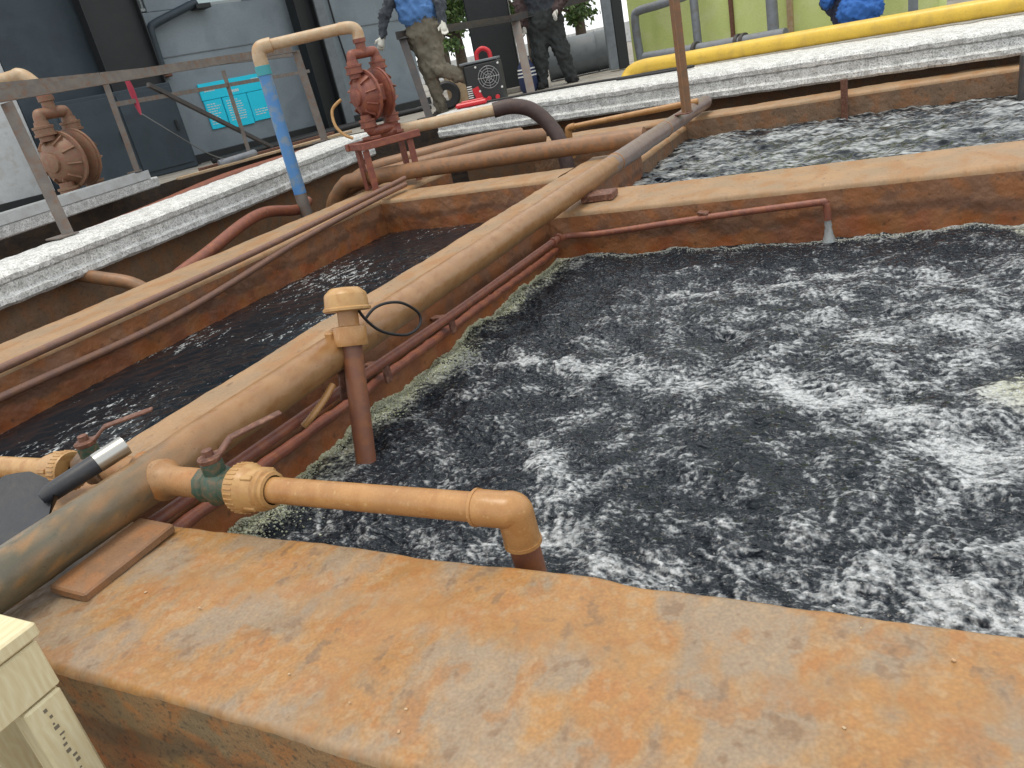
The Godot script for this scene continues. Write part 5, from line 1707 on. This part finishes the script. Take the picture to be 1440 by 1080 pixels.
	for k in 3:
		b = MB.new()
		lathe(b, Vector3(0, 0.20 + k * 0.045, 0), Vector3.UP, [Vector2(0.12, 0), Vector2(0.134 - k * 0.004, 0.0), Vector2(0.133 - k * 0.006, 0.018), Vector2(0.11, 0.018)], 16)
		part(bg, "stripe", b, M.white)
	# welding machine
	var o := thing("welding_machine", "black welding machine with red handle and fan grille on the ledge", "machine", Vector3(-4.45, 0.228, -8.62))
	var rx := Vector3(0.93, 0, -0.37).normalized()
	var rz := rx.cross(Vector3.UP)
	o.basis = Basis(rx, Vector3.UP, rz)
	b = MB.new()
	box(b, Vector3(0, 0.29, 0), Vector3(0.42, 0.46, 0.50), Basis.IDENTITY, 0.02)
	part(o, "casing", b, M.welder_black)
	b = MB.new()
	box(b, Vector3(-0.02, 0.535, 0), Vector3(0.44, 0.025, 0.50), Basis.IDENTITY, 0.006)
	part(o, "top_plate", b, M.greycol)
	b = MB.new()
	for k in 4:
		var r := 0.035 + 0.028 * k
		var pts := []
		for t in 29: pts.append(Vector3(0.07 + cos(TAU * t / 28.0) * r, 0.35 + sin(TAU * t / 28.0) * r, 0.262))
		tube(b, pts, 0.004, 6, false)
	for k in 4:
		var a := PI * k / 4.0
		tube(b, [Vector3(0.07 - cos(a) * 0.125, 0.35 - sin(a) * 0.125, 0.264), Vector3(0.07 + cos(a) * 0.125, 0.35 + sin(a) * 0.125, 0.264)], 0.004, 6)
	part(o, "fan_grille", b, M.wire)
	for k in 4:
		b = MB.new()
		cyl(b, Vector3(0.07 + (0.13 if k % 2 == 0 else -0.13), 0.35 + (0.13 if k < 2 else -0.13), 0.25), Vector3(0.07 + (0.13 if k % 2 == 0 else -0.13), 0.35 + (0.13 if k < 2 else -0.13), 0.266), 0.012, 10)
		part(o, "screw", b, M.white)
	for k in 8:
		b = MB.new()
		box(b, Vector3(-0.175, 0.12 + k * 0.024, 0.252), Vector3(0.06, 0.011, 0.008), Basis.IDENTITY, 0.002)
		part(o, "vent_slat", b, M.white)
	b = MB.new()
	box(b, Vector3(-0.09, 0.19, 0.253), Vector3(0.08, 0.16, 0.01), Basis(Vector3.BACK, 0.25), 0.002)
	part(o, "red_stripe", b, M.welder_red)
	b = MB.new()
	tube(b, curve([Vector3(-0.05, 0.54, 0.0), Vector3(-0.04, 0.62, 0.0), Vector3(0.03, 0.66, 0.0), Vector3(0.10, 0.62, 0.0), Vector3(0.11, 0.54, 0.0)], 6), 0.026, 12)
	part(o, "handle", b, M.welder_red)
	for k in 2:
		b = MB.new()
		cyl(b, Vector3(0.03 + k * 0.1, 0.125, 0.24), Vector3(0.03 + k * 0.1, 0.125, 0.29), 0.025, 14)
		part(o, "socket", b, M.welder_red)
	for k in 4:
		b = MB.new()
		box(b, Vector3(-0.16 if k % 2 == 0 else 0.16, 0.032, -0.2 if k < 2 else 0.2), Vector3(0.06, 0.064, 0.06), Basis.IDENTITY, 0.004)
		part(o, "foot", b, M.rubber)
	b = MB.new()
	box(b, Vector3(0, 0.03, 0), Vector3(0.36, 0.05, 0.16), Basis(Vector3.UP, 0.35), 0.015)
	box(b, Vector3(0.02, 0.06, 0), Vector3(0.26, 0.02, 0.10), Basis(Vector3.UP, 0.35), 0.008)
	var lid := solo("red_tray", b, M.welder_red, "flat red plastic tray lying at the foot of the welding machine", "tray")
	lid.position = Vector3(-4.42, 0.318, -8.12)
	# dark wide column and grey-black column
	b = MB.new()
	var dc := thing("dark_column", "wide dark column behind the welding machine and the railing", "column", Vector3(-5.42, 0.225, -11.0), "steel columns")
	var f := Basis(Vector3(0.92, 0, -0.39), Vector3.UP, Vector3(0.39, 0, 0.92))
	box(b, Vector3(0, 2.2, 0), Vector3(0.62, 4.35, 0.4), f, 0.02)
	part(dc, "shaft", b, M.black)
	b = MB.new()
	box(b, Vector3(0, 0.04, 0), Vector3(0.72, 0.08, 0.5), f, 0.01)
	part(dc, "base_block", b, M.concrete)
	var gc := thing("steel_column", "grey and black steel column left of the lime green wall", "column", Vector3(-3.80, 0.225, -11.6), "steel columns")
	b = MB.new()
	box(b, f * Vector3(-0.06, 2.2, 0.0) + Vector3(0, 0, 0), Vector3(0.13, 4.35, 0.2), f, 0.006)
	part(gc, "grey_flange", b, M.greycol)
	b = MB.new()
	box(b, f * Vector3(0.085, 2.19, -0.02), Vector3(0.15, 4.35, 0.18), f, 0.006)
	part(gc, "black_web", b, M.black)
	# green wall, its pipes
	var G0 := Vector3(-3.95, 0.225, -12.85)
	var G1 := Vector3(0.3, 0.225, -11.25)
	var gd := (G1 - G0).normalized()
	var gb := Basis(gd, Vector3.UP, gd.cross(Vector3.UP))
	var gn := gd.cross(Vector3.UP)
	if gn.z < 0: gn = -gn
	var gw := thing("green_wall", "lime green painted wall behind the grey pipes at the upper right", "wall", (G0 + G1) * 0.5)
	b = MB.new()
	box(b, Vector3(0, 1.5, 0) - gn * 0.12, Vector3((G1 - G0).length(), 3.0, 0.22), gb, 0.008)
	part(gw, "wall_panel", b, M.green)
	b = MB.new()
	box(b, Vector3(0, 3.04, 0) - gn * 0.12, Vector3((G1 - G0).length() + 0.1, 0.07, 0.3), gb, 0.008)
	part(gw, "coping", b, M.greycol)
	for k in 3:
		b = MB.new()
		box(b, gd * ([-0.45, 0.42, 1.3][k]) + Vector3(0, 1.5, 0) + gn * 0.02, Vector3([0.05, 0.07, 0.04][k], 2.99, 0.05), gb, 0.004)
		part(gw, "batten", b, M.rust if k != 1 else M.oldpipe)
	var g := func(s: float, h: float, d: float) -> Vector3: return G0 + gd * s + gn * d + Vector3(0, h - 0.225, 0)
	pipe_thing("grey_pipe", "grey plastic pipe bent like an arch before the lime green wall", curve([g.call(0.42, 0.23, 0.35), g.call(0.40, 0.55, 0.35), g.call(0.40, 0.86, 0.35), g.call(0.47, 0.95, 0.35), g.call(0.8, 0.97, 0.35), g.call(1.25, 1.0, 0.35), g.call(1.4, 1.02, 0.35)], 6), 0.062, M.greypvc, 14)
	pipe_thing("grey_pipe", "grey upright pipe in the middle of the lime green wall", [g.call(1.42, 0.23, 0.30), g.call(1.40, 2.2, 0.30)], 0.06, M.greypvc, 14)
	pipe_thing("grey_pipe", "grey upright pipe at the lime wall just left of the blue-jacketed worker", [g.call(2.62, 0.23, 0.35), g.call(2.60, 2.2, 0.35)], 0.075, M.greypvc, 14)
	var lp := thing("grey_pipe", "dusty grey pipe with flanges lying along the foot of the lime wall", "pipe", g.call(1.6, 0.225, 0.7))
	var c := lp.position
	b = MB.new()
	tube(b, [g.call(0.7, 0.31, 0.62) - c, g.call(1.9, 0.30, 0.7) - c, g.call(3.0, 0.30, 0.75) - c], 0.075, 16)
	part(lp, "pipe_run", b, M.greypvc)
	for s in [1.62, 2.28, 2.36]:
		b = MB.new()
		tube(b, [g.call(s, 0.30, 0.70) - c, g.call(s + 0.05, 0.30, 0.703) - c], 0.105, 16)
		part(lp, "flange", b, M.steel_dark)
	# grey drum lying behind the dark-clad worker
	var dr := thing("grey_drum", "large grey drum lying on its side behind the dark-clad worker", "drum", Vector3(-4.55, 0.225, -12.3))
	b = MB.new()
	lathe(b, Vector3(-0.55, 0.30, 0.2), Vector3(0.93, 0, -0.37), [Vector2(0, 0.02), Vector2(0.26, 0.02), Vector2(0.29, 0), Vector2(0.295, 0.02), Vector2(0.285, 0.04), Vector2(0.285, 0.36), Vector2(0.30, 0.38), Vector2(0.285, 0.40), Vector2(0.285, 0.76), Vector2(0.30, 0.78), Vector2(0.285, 0.80), Vector2(0.285, 1.14), Vector2(0.295, 1.17), Vector2(0.26, 1.16), Vector2(0, 1.16)], 30)
	part(dr, "shell", b, M.greycol)
	# pale post and dark bundle at the right edge
	b = MB.new()
	extrude(b, [Vector2(-0.05, -0.05), Vector2(0.05, -0.05), Vector2(0.05, 0.05), Vector2(-0.05, 0.05)], Vector3.ZERO, Vector3(0, 2.4, 0), Vector3(1, 0, 0))
	var pp := solo("pale_post", b, M.greycol, "pale grey post standing just right of the blue-jacketed worker", "post")
	pp.position = Vector3(0.02, 0.226, -10.55)
	# trees
	tree("bushy tree left of the dark column, seen behind the worker in the blue vest", Vector3(-9.1, 0.225, -16.6), 2.9, Vector3(1.0, 1.25, 1.0), 5200, 31)
	tree("leafy tree behind the dark column above the railing", Vector3(-8.0, 0.225, -18.2), 3.6, Vector3(1.2, 1.5, 1.2), 4600, 37)
	tree("airy tree with pale trunk beside the grey and black steel column", Vector3(-6.55, 0.225, -17.6), 2.7, Vector3(0.75, 1.1, 0.75), 3000, 41)
	tree("far tree at the back of the yard left of the others", Vector3(-12.0, 0.225, -21.0), 4.4, Vector3(2.0, 2.0, 2.0), 5200, 43)
	tree("dark shrub-like tree behind the right end of the back ledge", Vector3(1.4, 0.225, -13.2), 2.2, Vector3(1.4, 1.2, 1.2), 4200, 47)
	# pale perimeter wall far behind
	b = MB.new()
	box(b, Vector3(0, 0.35, 0), Vector3(30.0, 0.7, 0.25), Basis.IDENTITY, 0.02)
	var pw := solo("perimeter_wall", b, M.white_paint, "low white perimeter wall beyond the trees", "wall")
	pw.position = Vector3(-10.0, 0.225, -30.0)

var fig_o := Vector3.ZERO
func build_people() -> void:
	var s := Vector3(0.905, 0, -0.424)
	var t := Vector3(0.424, 0, 0.905)
	var up := Vector3.UP
	fig_o = Vector3(-4.93, 1.20, -8.30)
	var P = func(a: float, y: float, d := 0.0) -> Vector3: return fig_o + s * a + up * y + t * d
	person("worker in a blue vest and khaki trousers with white gloves, behind the red pump", {
		hip = P.call(0, 0.0), lh = P.call(-0.085, -0.02), rh = P.call(0.085, -0.02), lk = P.call(-0.04, -0.46, 0.04), la = P.call(0.0, -0.88), lt = P.call(-0.13, -0.93, 0.04),
		rk = P.call(0.07, -0.42, 0.1), ra = P.call(0.46, -0.63, 0.02), rt = P.call(0.50, -0.77, 0.03), chest = P.call(-0.04, 0.42), neck = P.call(-0.07, 0.56), head = P.call(-0.11, 0.68),
		ls = P.call(-0.22, 0.46, 0.08), rs = P.call(0.12, 0.46, -0.1), le = P.call(-0.38, 0.24, 0.1), lw = P.call(-0.47, 0.03, 0.1), re = P.call(0.24, 0.24, 0.05), rw = P.call(0.24, 0.04, 0.12)},
		{trousers = Color(0.15, 0.13, 0.095), jacket = Color(0.05, 0.055, 0.07), sleeve = Color(0.05, 0.055, 0.07), hand = Color(0.55, 0.54, 0.48), shoe = Color(0.04, 0.035, 0.03), skin = Color(0.42, 0.26, 0.18), bulk = 1.15, hair = Color(0.015, 0.013, 0.012), vest = Color(0.08, 0.19, 0.42)}, (-s + t * 0.2).normalized())
	fig_o = Vector3(-4.47, 1.10, -10.72)
	person("worker in dark clothes standing with legs apart behind the grey railing post", {
		hip = P.call(0.0, 0.0), lh = P.call(-0.09, -0.02), rh = P.call(0.09, -0.02), lk = P.call(-0.13, -0.42, 0.03), la = P.call(-0.17, -0.79), lt = P.call(-0.20, -0.83, 0.14),
		rk = P.call(0.17, -0.42, 0.03), ra = P.call(0.24, -0.79), rt = P.call(0.28, -0.83, 0.14), chest = P.call(0.0, 0.42), neck = P.call(0.0, 0.57), head = P.call(0.0, 0.69, 0.03),
		ls = P.call(-0.19, 0.46), rs = P.call(0.19, 0.46), le = P.call(-0.29, 0.2, 0.03), lw = P.call(-0.29, -0.03, 0.12), re = P.call(0.28, 0.2, 0.03), rw = P.call(0.18, 0.06, 0.2)},
		{trousers = Color(0.034, 0.038, 0.036), jacket = Color(0.03, 0.034, 0.04), sleeve = Color(0.05, 0.03, 0.03), hand = Color(0.5, 0.48, 0.44), shoe = Color(0.02, 0.02, 0.02), bulk = 1.5, skin = Color(0.42, 0.26, 0.18), hair = Color(0.015, 0.013, 0.012)}, t)
	fig_o = Vector3(-0.52, 0.44, -10.6)
	person("worker in a blue jacket crouching behind the yellow pipe", {
		hip = P.call(0.0, 0.0), lh = P.call(-0.1, -0.01), rh = P.call(0.1, -0.01), lk = P.call(-0.2, 0.12, -0.38), la = P.call(-0.17, -0.13, -0.08), lt = P.call(-0.19, -0.17, -0.24),
		rk = P.call(0.2, 0.12, -0.38), ra = P.call(0.17, -0.13, -0.08), rt = P.call(0.19, -0.17, -0.24), chest = P.call(-0.02, 0.40, -0.14), neck = P.call(-0.03, 0.53, -0.2), head = P.call(-0.03, 0.64, -0.24),
		ls = P.call(-0.21, 0.42, -0.14), rs = P.call(0.17, 0.42, -0.14), le = P.call(-0.34, 0.16, -0.12), lw = P.call(-0.24, 0.10, -0.34), re = P.call(0.3, 0.16, -0.16), rw = P.call(0.2, 0.10, -0.36)},
		{trousers = Color(0.03, 0.035, 0.06), jacket = Color(0.035, 0.13, 0.42), sleeve = Color(0.035, 0.13, 0.42), hand = Color(0.42, 0.26, 0.18), shoe = Color(0.02, 0.02, 0.02), skin = Color(0.42, 0.26, 0.18), bulk = 1.3, hair = Color(0.015, 0.013, 0.012), long = true}, -t)

func build_details() -> void:
	# wooden stool at the lower left, built of planks
	var o := thing("wooden_stool", "rough wooden stool with a printed leg at the lower left corner", "stool", Vector3(-1.40, -0.80, -0.22))
	var c := -o.position
	var b := MB.new()
	box(b, c + Vector3(-1.315, 0.148, -0.36), Vector3(0.265, 0.026, 0.215), Basis.IDENTITY, 0.004)
	part(o, "seat_plank", b, M.wood)
	b = MB.new()
	box(b, c + Vector3(-1.315, 0.148, -0.14), Vector3(0.265, 0.026, 0.215), Basis.IDENTITY, 0.004)
	part(o, "seat_plank", b, M.wood)
	b = MB.new()
	box(b, c + Vector3(-1.202, 0.085, -0.25), Vector3(0.024, 0.088, 0.42), Basis.IDENTITY, 0.003)
	part(o, "apron", b, M.wood)
	b = MB.new()
	box(b, c + Vector3(-1.43, 0.085, -0.25), Vector3(0.024, 0.088, 0.42), Basis.IDENTITY, 0.003)
	part(o, "apron", b, M.wood)
	for p in [[-1.212, -0.425], [-1.212, -0.075], [-1.42, -0.425], [-1.42, -0.075]]:
		b = MB.new()
		box(b, c + Vector3(p[0], -0.381, p[1]), Vector3(0.045, 0.836, 0.062), Basis.IDENTITY, 0.004)
		var lg := part(o, "leg", b, M.wood)
		if p[0] > -1.3 and p[1] < -0.3:
			# blurred stamp on the leg: short ink strokes in a row
			var k := MB.new()
			var y := 0.02
			while y > -0.30:
				var l := rng.randf_range(0.004, 0.012)
				box(k, c + Vector3(p[0] + 0.0228, y, p[1] + rng.randf_range(-0.002, 0.004)), Vector3(0.0006, l * 0.6, rng.randf_range(0.003, 0.009)), Basis.IDENTITY, 0.0001)
				y -= l + rng.randf_range(0.002, 0.006)
			part(lg, "ink_stamp", k, plain(C8(112, 104, 88), 0.8))
	# grit and flakes lying on the near wall top
	var gm := MB.new()
	for k in 10:
		var p := Vector3(rng.randf_range(-1.5, 0.6), 0.003, rng.randf_range(-0.88, -0.54))
		var r := rng.randf_range(0.0012, 0.0032)
		box(gm, p, Vector3(r * 2.0, r, r * 1.4), Basis(Vector3.UP, rng.randf() * TAU), r * 0.4)
	var gs := MeshInstance3D.new()
	gs.name = "grit"
	gs.mesh = gm.mesh(M.oldpipe)
	add_child(gs)
	tag(gs, "pale grit scattered on the top of the near tank wall", "grit")
	gs.set_meta("kind", "stuff")
